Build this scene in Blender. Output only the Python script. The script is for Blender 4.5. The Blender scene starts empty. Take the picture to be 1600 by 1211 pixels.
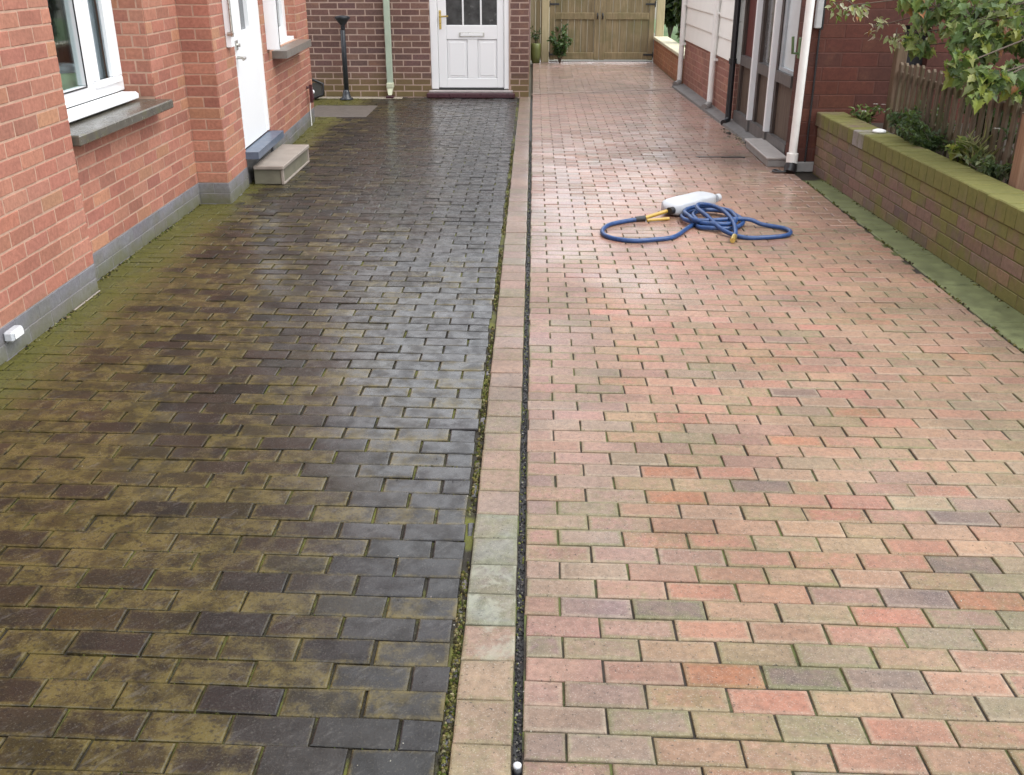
import bpy, math, random
import numpy as np
from mathutils import Vector, Matrix
random.seed(7)
R = random.Random(11)
scene = bpy.context.scene
col = scene.collection

# ------------------------------------------------------------------ camera
CAM = Vector((0.0, 0.0, 1.65))
PITCH, YAW, FPX = math.radians(23.7), math.radians(1.2), 1536.0
cd = bpy.data.cameras.new('camera')
cam = bpy.data.objects.new('camera', cd)
col.objects.link(cam)
cam.location = CAM
cam.rotation_euler = (math.pi / 2 - PITCH, 0, YAW)
cd.sensor_fit = 'HORIZONTAL'
cd.sensor_width = 36.0
cd.lens = FPX / 1600 * 36.0
cd.clip_start = 0.05
cd.clip_end = 600
scene.camera = cam

# ------------------------------------------------------------------ sky, sun, exposure
SUN_EL, SUN_AZ = math.radians(58), math.radians(110)      # azimuth from +Y towards +X
w = bpy.data.worlds.new('World')
scene.world = w
w.use_nodes = True
wn = w.node_tree
bg = wn.nodes['Background']
sky = wn.nodes.new('ShaderNodeTexSky')
sky.sky_type = 'NISHITA'
sky.sun_disc = False
sky.sun_elevation = SUN_EL
sky.sun_rotation = SUN_AZ
sky.air_density = 1.0
sky.dust_density = 5.0
sky.ozone_density = 1.0
hs = wn.nodes.new('ShaderNodeHueSaturation')
hs.inputs['Saturation'].default_value = 0.22
wn.links.new(sky.outputs[0], hs.inputs['Color'])
cloud = wn.nodes.new('ShaderNodeMix')                    # even overcast: mostly cloud grey over the clear-sky model
cloud.data_type = 'RGBA'
cloud.inputs[0].default_value = 0.8
cloud.inputs[7].default_value = (5.6, 5.8, 6.1, 1)
wn.links.new(hs.outputs[0], cloud.inputs[6])
wn.links.new(cloud.outputs[2], bg.inputs['Color'])
bg.inputs['Strength'].default_value = 0.15
sd = bpy.data.lights.new('sun', 'SUN')
sd.energy = 0.6
sd.angle = math.radians(40)
sd.color = (1.0, 0.96, 0.9)
sun = bpy.data.objects.new('sun', sd)
col.objects.link(sun)
sdir = Vector((math.sin(SUN_AZ) * math.cos(SUN_EL), math.cos(SUN_AZ) * math.cos(SUN_EL), math.sin(SUN_EL)))
sun.rotation_euler = sdir.to_track_quat('Z', 'Y').to_euler()
sun.location = (6, 6, 12)
vs = scene.view_settings
vs.view_transform = 'Standard'
vs.look = 'None'
vs.exposure = 1.48
vs.gamma = 1.0
scene.cycles.max_bounces = 5
scene.cycles.diffuse_bounces = 3
scene.cycles.glossy_bounces = 2
scene.cycles.transmission_bounces = 2
scene.cycles.transparent_max_bounces = 6
scene.cycles.use_denoising = True


# ------------------------------------------------------------------ helpers
def proj(p):
    """picture position of a point, only used to pick the pieces that show largest"""
    cp, sp, cy, sy = math.cos(PITCH), math.sin(PITCH), math.cos(YAW), math.sin(YAW)
    dx, dy, dz = p[0] - CAM[0], p[1] - CAM[1], p[2] - CAM[2]
    f = -sy * cp * dx + cy * cp * dy - sp * dz
    r = cy * dx + sy * dy
    u = -sy * sp * dx + cy * sp * dy + cp * dz
    if f < 0.05:
        return None
    return 800 + FPX * r / f, 605.5 - FPX * u / f, f


def tag(o, label=None, cat=None, group=None, kind=None):
    if label: o['label'] = label
    if cat: o['category'] = cat
    if group: o['group'] = group
    if kind: o['kind'] = kind
    return o


def empty(name, loc, label, cat, group=None):
    o = bpy.data.objects.new(name, None)
    o.empty_display_size = 0.1
    o.location = loc
    col.objects.link(o)
    return tag(o, label, cat, group)


def link(name, me, parent=None):
    o = bpy.data.objects.new(name, me)
    col.objects.link(o)
    if parent is not None:
        o.parent = parent
        if parent.parent is None:
            o.matrix_parent_inverse = Matrix.Translation(-parent.location)
    return o


class MB:
    """collects faces (world coordinates) and makes one mesh object"""
    def __init__(s):
        s.v, s.f, s.c, s.sm = [], [], [], []

    def add(s, vs, fs, tone=(1, 1, 1, 1), smooth=False):
        b = len(s.v)
        s.v += [tuple(v) for v in vs]
        s.f += [tuple(i + b for i in f) for f in fs]
        s.c += list(tone) if isinstance(tone, list) else [tuple(tone)] * len(vs)
        s.sm += [smooth] * len(fs)
        return s

    def box(s, x0, x1, y0, y1, z0, z1, tone=(1, 1, 1, 1)):
        v = [(x0, y0, z0), (x1, y0, z0), (x1, y1, z0), (x0, y1, z0), (x0, y0, z1), (x1, y0, z1), (x1, y1, z1), (x0, y1, z1)]
        return s.add(v, [(0, 3, 2, 1), (4, 5, 6, 7), (0, 1, 5, 4), (1, 2, 6, 5), (2, 3, 7, 6), (3, 0, 4, 7)], tone)

    def bbox(s, x0, x1, y0, y1, z0, z1, b=0.006, tone=(1, 1, 1, 1)):
        """box with chamfered edges"""
        P = []
        for sx in (0, 1):
            for sy in (0, 1):
                for sz in (0, 1):
                    X, Y, Z = (x0, x1)[sx], (y0, y1)[sy], (z0, z1)[sz]
                    ex, ey, ez = (b, -b)[sx], (b, -b)[sy], (b, -b)[sz]
                    P += [(X, Y + ey, Z + ez), (X + ex, Y, Z + ez), (X + ex, Y + ey, Z)]
        i = lambda sx, sy, sz, k: ((sx * 2 + sy) * 2 + sz) * 3 + k
        F = [(i(0,0,0,0), i(0,0,1,0), i(0,1,1,0), i(0,1,0,0)), (i(1,0,0,0), i(1,1,0,0), i(1,1,1,0), i(1,0,1,0)),
             (i(0,0,0,1), i(1,0,0,1), i(1,0,1,1), i(0,0,1,1)), (i(0,1,0,1), i(0,1,1,1), i(1,1,1,1), i(1,1,0,1)),
             (i(0,0,0,2), i(0,1,0,2), i(1,1,0,2), i(1,0,0,2)), (i(0,0,1,2), i(1,0,1,2), i(1,1,1,2), i(0,1,1,2))]
        for a in (0, 1):
            for c in (0, 1):
                F += [(i(a,c,0,0), i(a,c,1,0), i(a,c,1,1), i(a,c,0,1)), (i(a,0,c,0), i(a,1,c,0), i(a,1,c,2), i(a,0,c,2)),
                      (i(0,a,c,1), i(1,a,c,1), i(1,a,c,2), i(0,a,c,2))]
        F += [(i(a,c,e,0), i(a,c,e,1), i(a,c,e,2)) for a in (0,1) for c in (0,1) for e in (0,1)]
        return s.add(P, F, tone)

    def tube(s, pts, rad, n=10, tone=(1, 1, 1, 1), caps=True):
        pts = [Vector(p) for p in pts]
        rads = rad if isinstance(rad, (list, tuple)) else [rad] * len(pts)
        V, F = [], []
        t0 = (pts[1] - pts[0]).normalized()
        ref = Vector((0, 0, 1)) if abs(t0.z) < 0.9 else Vector((1, 0, 0))
        a = t0.cross(ref).normalized()
        for i, p in enumerate(pts):
            t = (pts[min(i + 1, len(pts) - 1)] - pts[max(i - 1, 0)]).normalized()
            a = (a - t * a.dot(t)).normalized()
            b = t.cross(a)
            for k in range(n):
                g = 2 * math.pi * k / n
                V.append(p + (a * math.cos(g) + b * math.sin(g)) * rads[i])
        for i in range(len(pts) - 1):
            for k in range(n):
                F.append((i * n + k, i * n + (k + 1) % n, (i + 1) * n + (k + 1) % n, (i + 1) * n + k))
        s.add(V, F, tone, True)
        if caps:
            s.add(V[:n], [tuple(range(n))[::-1]], tone)
            s.add(V[-n:], [tuple(range(n))], tone)
        return s

    def lathe(s, c, prof, n=20, tone=(1, 1, 1, 1)):
        V, F = [], []
        for r, z in prof:
            for k in range(n):
                g = 2 * math.pi * k / n
                V.append((c[0] + r * math.cos(g), c[1] + r * math.sin(g), c[2] + z))
        for i in range(len(prof) - 1):
            for k in range(n):
                F.append((i * n + k, i * n + (k + 1) % n, (i + 1) * n + (k + 1) % n, (i + 1) * n + k))
        F += [tuple(range(n))[::-1], tuple((len(prof) - 1) * n + k for k in range(n))]
        return s.add(V, F, tone, True)

    def mesh(s, name, mat):
        me = bpy.data.meshes.new(name)
        me.from_pydata(s.v, [], s.f)
        me.materials.append(mat)
        if s.c:
            at = me.attributes.new('tone', 'FLOAT_COLOR', 'POINT')
            at.data.foreach_set('color', np.array(s.c, 'f').ravel())
        if any(s.sm):
            me.polygons.foreach_set('use_smooth', s.sm)
        me.update()
        return me

    def build(s, name, mat, parent=None):
        return link(name, s.mesh(name, mat), parent)


def catmull(pts, n=8):
    pts = [Vector(p) for p in pts]
    out = []
    for i in range(len(pts) - 1):
        p0, p1, p2, p3 = pts[max(i - 1, 0)], pts[i], pts[i + 1], pts[min(i + 2, len(pts) - 1)]
        for k in range(n):
            t = k / n
            out.append(0.5 * ((2 * p1) + (p2 - p0) * t + (2 * p0 - 5 * p1 + 4 * p2 - p3) * t * t + (3 * p1 - p0 - 3 * p2 + p3) * t ** 3))
    return out + [pts[-1]]


# ------------------------------------------------------------------ materials
class NT:
    def __init__(s, name):
        s.m = bpy.data.materials.new(name)
        s.m.use_nodes = True
        s.t = s.m.node_tree
        s.b = s.t.nodes['Principled BSDF']

    def n(s, typ, ins=None, **props):
        nd = s.t.nodes.new('ShaderNode' + typ)
        for k, v in props.items():
            setattr(nd, k, v)
        for k, v in (ins or {}).items():
            s.put(nd.inputs[k], v)
        return nd

    def put(s, sock, v):
        if hasattr(v, 'is_output') or isinstance(v, bpy.types.NodeSocket):
            s.t.links.new(v, sock)
        else:
            if sock.type == 'RGBA' and len(v) == 3:
                v = (*v, 1)
            sock.default_value = v

    def pos(s):
        return s.n('NewGeometry').outputs['Position']

    def xyz(s):
        return s.n('SeparateXYZ', {0: s.pos()}).outputs

    def noise(s, scale, detail=4, rough=0.55, vec=None, dist=0.0):
        return s.n('TexNoise', {'Vector': vec or s.pos(), 'Scale': scale, 'Detail': detail, 'Roughness': rough, 'Distortion': dist}).outputs['Fac']

    def math(s, op, a, b=0.0, clamp=False):
        return s.n('Math', {0: a, 1: b}, operation=op, use_clamp=clamp).outputs[0]

    def rng(s, v, a, b, c=0.0, d=1.0, smooth=True):
        return s.n('MapRange', {'Value': v, 'From Min': a, 'From Max': b, 'To Min': c, 'To Max': d}, interpolation_type='SMOOTHSTEP' if smooth else 'LINEAR').outputs[0]

    def mix(s, f, a, b, blend='MIX'):
        nd = s.t.nodes.new('ShaderNodeMix')
        nd.data_type = 'RGBA'
        nd.blend_type = blend
        s.put(nd.inputs[0], f); s.put(nd.inputs[6], a); s.put(nd.inputs[7], b)
        return nd.outputs[2]

    def tone(s):
        a = s.n('Attribute', attribute_name='tone')
        return a.outputs['Color'], a.outputs['Alpha']

    def bump(s, h, strength=0.3, dist=0.005):
        s.put(s.b.inputs['Normal'], s.n('Bump', {'Height': h, 'Strength': strength, 'Distance': dist}).outputs[0])

    def out(s, **k):
        for a, v in k.items():
            s.put(s.b.inputs[a.replace('_', ' ')], v)
        return s.m


def simple(name, c, rough=0.5, var=0.12, scale=14, metallic=0.0, bump=0.0, spec=0.5, dirt=None, dirt_amt=0.0):
    m = NT(name)
    f = m.rng(m.noise(scale, 5, 0.6), 0.3, 0.7, 1 - var, 1 + var, False)
    base = m.mix(1.0, c, m.n('CombineColor', {0: f, 1: f, 2: f}).outputs[0], 'MULTIPLY')
    if dirt:
        base = m.mix(m.rng(m.noise(scale * 0.6, 7, 0.7), 0.62 - dirt_amt, 0.75 - dirt_amt * 0.4, 0, 0.8), base, dirt)
    if bump:
        m.bump(m.noise(scale * 8, 5, 0.6), bump, 0.003)
    return m.out(Base_Color=base, Roughness=m.rng(m.noise(scale * 2, 3), 0.3, 0.7, rough * 0.85, min(1, rough * 1.15), False), Metallic=metallic, Specular_IOR_Level=spec)


def mat_paver_mossy():
    m = NT('mossy wet block paving')
    t, a = m.tone()
    x = m.xyz()
    big, mid, fine = m.noise(1.3, 2, 0.5), m.noise(13, 4, 0.62, dist=0.3), m.noise(170, 2, 0.65)
    grow = m.rng(x[0], -2.3, -0.25, 0.30, -0.17, False)
    wall = m.rng(m.math('ADD', x[0], m.math('MULTIPLY', m.math('SUBTRACT', mid, 0.5), 0.5)), -2.24, -1.98, 0.5, 0.0)
    v = m.math('ADD', m.math('ADD', m.math('MULTIPLY', big, 0.5), m.math('MULTIPLY', mid, 0.5)), m.math('ADD', grow, m.math('ADD', wall, m.math('MULTIPLY', m.math('SUBTRACT', a, 0.5), 0.55))))
    v = m.math('ADD', v, m.rng(x[1], 3.0, 8.0, 0.03, -0.30, False))
    alg = m.rng(m.math('ADD', v, m.math('MULTIPLY', fine, 0.25)), 0.52, 0.92)
    ac = m.mix(m.rng(mid, 0.38, 0.62), (0.043, 0.033, 0.010), (0.098, 0.076, 0.022))
    ac = m.mix(m.math('MULTIPLY', wall, 1.6, True), ac, (0.100, 0.098, 0.018))
    base = m.mix(m.math('MULTIPLY', alg, 0.88), t, ac)
    base = m.mix(m.rng(fine, 0.58, 0.70, 0, 0.35), base, (0.11, 0.104, 0.085))
    base = m.mix(m.rng(m.noise(70, 2, 0.6), 0.54, 0.66, 0, 0.65), base, (0.010, 0.009, 0.008))
    sv_ = m.n('VectorMath', {0: m.n('VectorRotate', {'Vector': m.pos(), 'Angle': 0.7}, rotation_type='Z_AXIS').outputs[0], 1: (60, 14, 14)}, operation='MULTIPLY').outputs[0]
    scuff = m.math('MULTIPLY', m.rng(m.noise(1.0, 4, 0.7, vec=sv_), 0.50, 0.68), m.rng(m.noise(9, 2), 0.42, 0.62))
    base = m.mix(m.math('MULTIPLY', scuff, 0.32), base, (0.105, 0.10, 0.095))
    h = m.math('ADD', mid, m.math('MULTIPLY', fine, 0.6))
    m.bump(h, 0.5, 0.004)
    film = m.math('MAXIMUM', m.rng(m.noise(5, 2, 0.6), 0.35, 0.65, 0.1, 0.5), m.math('MULTIPLY', m.rng(m.math('ADD', x[0], m.rng(x[1], 3.0, 9.0, 0.0, 0.9, False)), -1.2, -0.5, 0.0, 1.0), m.math('MULTIPLY', m.rng(m.noise(14, 3, 0.6), 0.32, 0.62, 0.45, 1.0), m.rng(x[1], 1.6, 3.6, 0.5, 1.0))))
    cn_ = m.n('Bump', {'Height': mid, 'Strength': 0.10, 'Distance': 0.003}).outputs[0]
    cr = m.math('ADD', m.rng(x[0], -1.6, -0.5, 0.08, 0.14), m.rng(m.math('ADD', m.math('MULTIPLY', mid, 0.6), m.math('MULTIPLY', fine, 0.4)), 0.35, 0.62, 0.02, 0.24, False))
    return m.out(Base_Color=base, Roughness=0.55, Specular_IOR_Level=0.2, Coat_Weight=film, Coat_IOR=1.6, Coat_Normal=cn_, Coat_Roughness=cr)


def mat_paver_clean(lichen=False):
    m = NT('lichened block' if lichen else 'damp washed block paving')
    t, a = m.tone()
    x = m.xyz()
    mid, fine, big = m.noise(21, 4, 0.7, dist=0.3), m.noise(260, 2, 0.7), m.noise(1.1, 2, 0.55)
    grn = m.rng(m.math('ADD', m.math('ADD', m.math('MULTIPLY', mid, 1.1), m.math('MULTIPLY', fine, 0.2)), m.math('MULTIPLY', m.math('SUBTRACT', a, 0.5), 0.5)), 0.68, 1.0, 0, 0.66)
    drift = m.rng(m.noise(7, 2, 0.5), 0.34, 0.66, 0.0, 0.6)
    t = m.mix(drift, t, m.mix(0.5, t, (0.235, 0.155, 0.105)))
    base = m.mix(grn, t, m.mix(0.55, t, (0.125, 0.135, 0.05)))
    f = m.rng(m.noise(48, 3, 0.7), 0.32, 0.68, 0.78, 1.18, False)
    base = m.mix(1.0, base, m.n('CombineColor', {0: f, 1: f, 2: f}).outputs[0], 'MULTIPLY')
    st = m.rng(m.noise(2.4, 4, 0.6), 0.36, 0.64, 0.80, 1.10, False)
    wet = m.math('MULTIPLY', m.rng(m.math('ABSOLUTE', m.math('SUBTRACT', x[1], m.math('ADD', 9.0, m.math('MULTIPLY', m.math('SUBTRACT', big, 0.5), 1.5)))), 0.0, 0.75, 1.0, 0.0), m.rng(x[0], 0.1, 1.0))
    st = m.math('MULTIPLY', st, m.rng(wet, 0, 1, 1.0, 0.72, False))
    base = m.mix(1.0, base, m.n('CombineColor', {0: st, 1: st, 2: st}).outputs[0], 'MULTIPLY')
    base = m.mix(m.rng(fine, 0.57, 0.68, 0, 0.5), base, (0.36, 0.32, 0.27))
    base = m.mix(m.rng(m.noise(120, 2), 0.635, 0.72, 0, 0.8), base, (0.035, 0.03, 0.024))
    if lichen:
        base = m.mix(m.rng(m.noise(11, 4, 0.65, dist=0.6), 0.48, 0.64, 0, 0.5), base, (0.29, 0.30, 0.24))
    m.bump(m.math('ADD', mid, fine), 0.42, 0.003)
    damp = m.rng(m.math('ADD', m.math('MULTIPLY', big, 0.8), m.rng(x[1], 3.0, 9.0, 0.0, 0.30)), 0.38, 0.68)
    cn_ = m.n('Bump', {'Height': mid, 'Strength': 0.10, 'Distance': 0.003}).outputs[0]
    return m.out(Base_Color=base, Roughness=0.55, Specular_IOR_Level=0.35, Coat_Weight=m.math('MULTIPLY', damp, 0.85), Coat_IOR=1.42, Coat_Roughness=m.rng(fine, 0.35, 0.65, 0.12, 0.3, False), Coat_Normal=cn_)


def mat_brick(name, rough=0.85, stain=(0.10, 0.10, 0.03), stain_h=0.0, spot=0.3):
    m = NT(name)
    t, a = m.tone()
    f = m.rng(m.noise(45, 4, 0.65), 0.28, 0.72, 0.8, 1.2, False)
    base = m.mix(1.0, t, m.n('CombineColor', {0: f, 1: f, 2: f}).outputs[0], 'MULTIPLY')
    base = m.mix(m.rng(m.noise(7, 4), 0.55, 0.75, 0, spot), base, m.mix(0.6, base, (0.42, 0.22, 0.12)))
    gm_ = m.rng(m.noise(1.7, 5, 0.62), 0.34, 0.66, 0.86, 1.08, False)
    base = m.mix(1.0, base, m.n('CombineColor', {0: gm_, 1: gm_, 2: gm_}).outputs[0], 'MULTIPLY')
    if stain_h:
        z = m.xyz()[2]
        st = m.rng(m.math('ADD', z, m.math('MULTIPLY', m.noise(5, 5, 0.6), -0.25)), stain_h, stain_h - 0.2)
        base = m.mix(m.math('MULTIPLY', st, 0.75), base, stain)
    m.bump(m.math('ADD', m.noise(120, 3, 0.7), m.math('MULTIPLY', m.noise(30, 2), 0.8)), 0.35, 0.003)
    return m.out(Base_Color=base, Roughness=rough, Specular_IOR_Level=0.3)


def mat_gardenwall():
    m = NT('algae streaked wall brick')
    t, a = m.tone()
    x = m.xyz()
    f = m.rng(m.noise(40, 4, 0.65), 0.28, 0.72, 0.78, 1.2, False)
    base = m.mix(1.0, t, m.n('CombineColor', {0: f, 1: f, 2: f}).outputs[0], 'MULTIPLY')
    streak = m.noise(1.0, 6, 0.6, vec=m.n('VectorMath', {0: m.pos(), 1: (4.5, 4.5, 1.6)}, operation='MULTIPLY').outputs[0])
    hi = m.rng(x[2], 0.12, 0.5, 0.0, 0.42, False)
    lo = m.rng(x[2], 0.2, 0.0, 0.0, 0.22, False)
    far = m.rng(x[1], 4.5, 8.0, 0.13, -0.08, False)
    v = m.math('ADD', m.math('ADD', streak, m.math('MAXIMUM', hi, lo)), m.math('ADD', far, m.math('MULTIPLY', m.math('SUBTRACT', a, 0.5), 0.22)))
    v = m.math('ADD', v, m.rng(x[1], 4.5, 9.0, 0.0, -0.12, False))
    alg = m.rng(m.math('ADD', v, m.math('MULTIPLY', m.noise(22, 3, 0.7), 0.2)), 0.60, 0.92, 0, 0.86)
    ac = m.mix(m.noise(24, 5, 0.7), (0.075, 0.09, 0.02), (0.215, 0.20, 0.055))
    base = m.mix(alg, base, ac)
    m.bump(m.noise(110, 3, 0.7), 0.4, 0.003)
    return m.out(Base_Color=base, Roughness=0.8, Specular_IOR_Level=0.3)


def mat_leaf(name):
    m = NT(name)
    t, a = m.tone()
    f = m.rng(m.noise(30, 3), 0.3, 0.7, 0.75, 1.25, False)
    base = m.mix(1.0, t, m.n('CombineColor', {0: f, 1: f, 2: f}).outputs[0], 'MULTIPLY')
    m.out(Base_Color=base, Roughness=0.42, Specular_IOR_Level=0.45)
    tr = m.n('BsdfTranslucent', {'Color': m.mix(0.5, base, (0.18, 0.25, 0.03))})
    mx = m.n('MixShader', {0: 0.4, 1: m.b.outputs[0], 2: tr.outputs[0]})
    m.t.links.new(mx.outputs[0], m.t.nodes['Material Output'].inputs['Surface'])
    return m.m


def mat_glass(name, tint=(0.9, 0.95, 0.95), ior=1.5):
    m = NT(name)
    tr = m.n('BsdfTransparent', {'Color': (*tint, 1)})
    gl = m.n('BsdfGlossy', {'Color': (0.95, 0.97, 1, 1), 'Roughness': 0.03})
    fc = m.n('LayerWeight', {'Blend': 0.5}).outputs['Facing']
    fr = m.math('ADD', m.math('MULTIPLY', m.math('POWER', fc, 5.0), 0.92), 0.06)
    mx = m.n('MixShader', {0: fr, 1: tr.outputs[0], 2: gl.outputs[0]})
    m.t.links.new(mx.outputs[0], m.t.nodes['Material Output'].inputs['Surface'])
    return m.m


def mat_wood(name, c1, c2, rough=0.75, vec=(1, 1, 0.08), green=None, scale=30):
    m = NT(name)
    v = m.n('VectorMath', {0: m.pos(), 1: vec}, operation='MULTIPLY').outputs[0]
    g = m.noise(scale, 6, 0.6, vec=v, dist=1.2)
    base = m.mix(m.rng(g, 0.3, 0.7), c1, c2)
    t, a = m.tone()
    base = m.mix(1.0, base, t, 'MULTIPLY')
    if green:
        base = m.mix(m.rng(m.noise(4, 5, 0.6), 0.42, 0.72, 0, 0.75), base, green)
    m.bump(g, 0.3, 0.003)
    return m.out(Base_Color=base, Roughness=rough, Specular_IOR_Level=0.3)


def mat_tone(name, rough=0.6, var=0.15, scale=40, spec=0.4, bump=0.2):
    m = NT(name)
    t, a = m.tone()
    f = m.rng(m.noise(scale, 4), 0.3, 0.7, 1 - var, 1 + var, False)
    base = m.mix(1.0, t, m.n('CombineColor', {0: f, 1: f, 2: f}).outputs[0], 'MULTIPLY')
    if bump: m.bump(m.noise(scale * 4, 4), bump, 0.003)
    return m.out(Base_Color=base, Roughness=rough, Specular_IOR_Level=spec)


def mat_joint(name, dark, green, g0, g1):
    m = NT(name)
    base = m.mix(m.rng(m.noise(3.5, 6, 0.65), g0, g1), dark, green)
    base = m.mix(m.rng(m.noise(160, 3), 0.6, 0.75, 0, 0.5), base, (0.16, 0.15, 0.11))
    m.bump(m.noise(200, 4, 0.7), 0.6, 0.004)
    return m.out(Base_Color=base, Roughness=0.7, Specular_IOR_Level=0.3)


PAV_L, PAV_R = mat_paver_mossy(), mat_paver_clean()
JOINT_L = mat_joint('mossy joint sand', (0.02, 0.017, 0.011), (0.10, 0.105, 0.018), 0.46, 0.62)
JOINT_R = mat_joint('dark joint sand', (0.026, 0.020, 0.015), (0.085, 0.10, 0.028), 0.47, 0.60)
BRICK_H = mat_brick('salmon facing brick', stain_h=0.05, spot=0.12)
BRICK_B = mat_brick('brown facing brick', stain=(0.16, 0.12, 0.05), stain_h=0.22)
BRICK_G = mat_brick('dark red brick', 0.7, spot=0.15)
GWALL = mat_gardenwall()
def mat_mortar_house():
    m = NT('house mortar')
    z = m.xyz()[2]
    f = m.rng(m.noise(20, 3), 0.3, 0.7, 0.88, 1.12, False)
    c = m.mix(m.math('LESS_THAN', z, 0.152), (0.42, 0.27, 0.20), (0.20, 0.19, 0.20))
    m.bump(m.noise(160, 3), 0.3, 0.003)
    return m.out(Base_Color=m.mix(1.0, c, m.n('CombineColor', {0: f, 1: f, 2: f}).outputs[0], 'MULTIPLY'), Roughness=0.9, Specular_IOR_Level=0.2)


MORT_H = mat_mortar_house()
MORT_B = simple('pink mortar', (0.42, 0.31, 0.255), 0.9, 0.1, 20, bump=0.3, spec=0.2)
MORT_G = simple('red mortar', (0.10, 0.047, 0.037), 0.9, 0.15, 20, bump=0.3, spec=0.2)
MORT_C = simple('pale joint mortar', (0.36, 0.22, 0.17), 0.9, 0.1, 20, bump=0.3, spec=0.2)
MORT_W = simple('mossy mortar', (0.13, 0.10, 0.06), 0.9, 0.25, 12, bump=0.4, spec=0.2, dirt=(0.09, 0.10, 0.02), dirt_amt=0.2)
WHITE = simple('white plastic', (0.82, 0.83, 0.84), 0.35, 0.0, 5)
WHITE_D = simple('weathered white paint', (0.80, 0.79, 0.76), 0.5, 0.05, 9, dirt=(0.5, 0.47, 0.4), dirt_amt=0.0)
CLAD = simple('cream board paint', (0.86, 0.85, 0.80), 0.5, 0.03, 6)
SILL = simple('dark wet stone', (0.085, 0.078, 0.062), 0.25, 0.25, 10, bump=0.15, dirt=(0.10, 0.10, 0.03), dirt_amt=0.08)
SILL2 = simple('grey brown stone', (0.16, 0.14, 0.12), 0.35, 0.2, 10, bump=0.2)
BLUE_SLAB = simple('blue grey slab', (0.085, 0.11, 0.155), 0.4, 0.15, 12, bump=0.15)
STEP = simple('weathered concrete', (0.26, 0.222, 0.19), 0.6, 0.16, 9, bump=0.3, dirt=(0.15, 0.14, 0.08), dirt_amt=0.06)
STEP_D = simple('stained concrete', (0.15, 0.14, 0.10), 0.65, 0.2, 9, bump=0.3, dirt=(0.10, 0.10, 0.04), dirt_amt=0.1)
GREY_CONC = simple('grey concrete', (0.25, 0.24, 0.23), 0.55, 0.15, 12, bump=0.3)
KERB = simple('green stained concrete', (0.125, 0.14, 0.058), 0.65, 0.35, 9, bump=0.5, dirt=(0.075, 0.085, 0.03), dirt_amt=0.1)
BLACK = simple('black plastic', (0.018, 0.018, 0.02), 0.35, 0.2, 20)
IRON = simple('black painted iron', (0.03, 0.035, 0.042), 0.35, 0.3, 30)
DARKWOOD = mat_wood('dark stained timber', (0.035, 0.026, 0.022), (0.075, 0.055, 0.047), 0.45)
BROWNPANEL = mat_wood('brown timber panel', (0.07, 0.048, 0.036), (0.13, 0.095, 0.07), 0.5)
GREYWOOD = mat_wood('grey painted timber', (0.085, 0.08, 0.078), (0.13, 0.12, 0.115), 0.4)
GATEWOOD = mat_wood('treated pine', (0.17, 0.13, 0.072), (0.27, 0.21, 0.12), 0.75, (1, 1, 0.06), green=(0.15, 0.13, 0.062))
PALEWOOD = mat_wood('pale new timber', (0.40, 0.34, 0.20), (0.50, 0.43, 0.27), 0.7, (1, 1, 0.06))
FENCEWOOD = mat_wood('weathered brown timber', (0.085, 0.062, 0.042), (0.16, 0.12, 0.085), 0.8, (1, 1, 0.05), green=(0.09, 0.09, 0.035))
GLASS = mat_glass('window glass')
METAL = simple('brushed metal', (0.55, 0.54, 0.5), 0.3, 0.15, 20, metallic=1.0)
BRASS = simple('brass', (0.62, 0.46, 0.14), 0.3, 0.1, 20, metallic=0.8)
YELLOW = simple('yellow lance plastic', (0.42, 0.27, 0.05), 0.35, 0.1, 20)
HOSE = simple('blue rubber hose', (0.018, 0.055, 0.165), 0.38, 0.3, 40, dirt=(0.06, 0.085, 0.14), dirt_amt=0.05)
BOTTLE = simple('white polythene', (0.46, 0.48, 0.51), 0.4, 0.06, 12)
MAROON = simple('maroon painted step', (0.055, 0.014, 0.02), 0.3, 0.2, 12)
PIPE_GREEN = simple('green stained downpipe', (0.40, 0.48, 0.38), 0.4, 0.12, 5, dirt=(0.26, 0.33, 0.2), dirt_amt=0.06)
LEAF = mat_leaf('leaves')
BARK = simple('bark', (0.10, 0.075, 0.055), 0.85, 0.3, 25, bump=0.6)
SOIL = simple('soil', (0.035, 0.026, 0.018), 0.9, 0.4, 30, bump=0.8)
GROUND = simple('far ground', (0.12, 0.11, 0.08), 0.9, 0.3, 0.5)
ROOM = simple('room paint', (0.62, 0.60, 0.57), 0.8, 0.05, 4)
CURTAIN = simple('grey net curtain', (0.75, 0.76, 0.80), 0.9, 0.08, 8)
TUB = simple('green plastic tub', (0.52, 0.72, 0.42), 0.4, 0.05, 8)
DARKROOM = simple('dark interior', (0.03, 0.03, 0.032), 0.8, 0.2, 4)
ROOF = simple('roof tiles', (0.09, 0.06, 0.05), 0.75, 0.25, 8, bump=0.3)
MOSS = mat_tone('moss', 0.9, 0.3, 90, 0.15, 0.6)
GRIT = mat_tone('grit', 0.6, 0.2, 90)
LAWN = simple('lawn', (0.06, 0.11, 0.03), 0.9, 0.3, 20, bump=0.5)

# ------------------------------------------------------------------ pieces (bricks, pavers)


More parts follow.
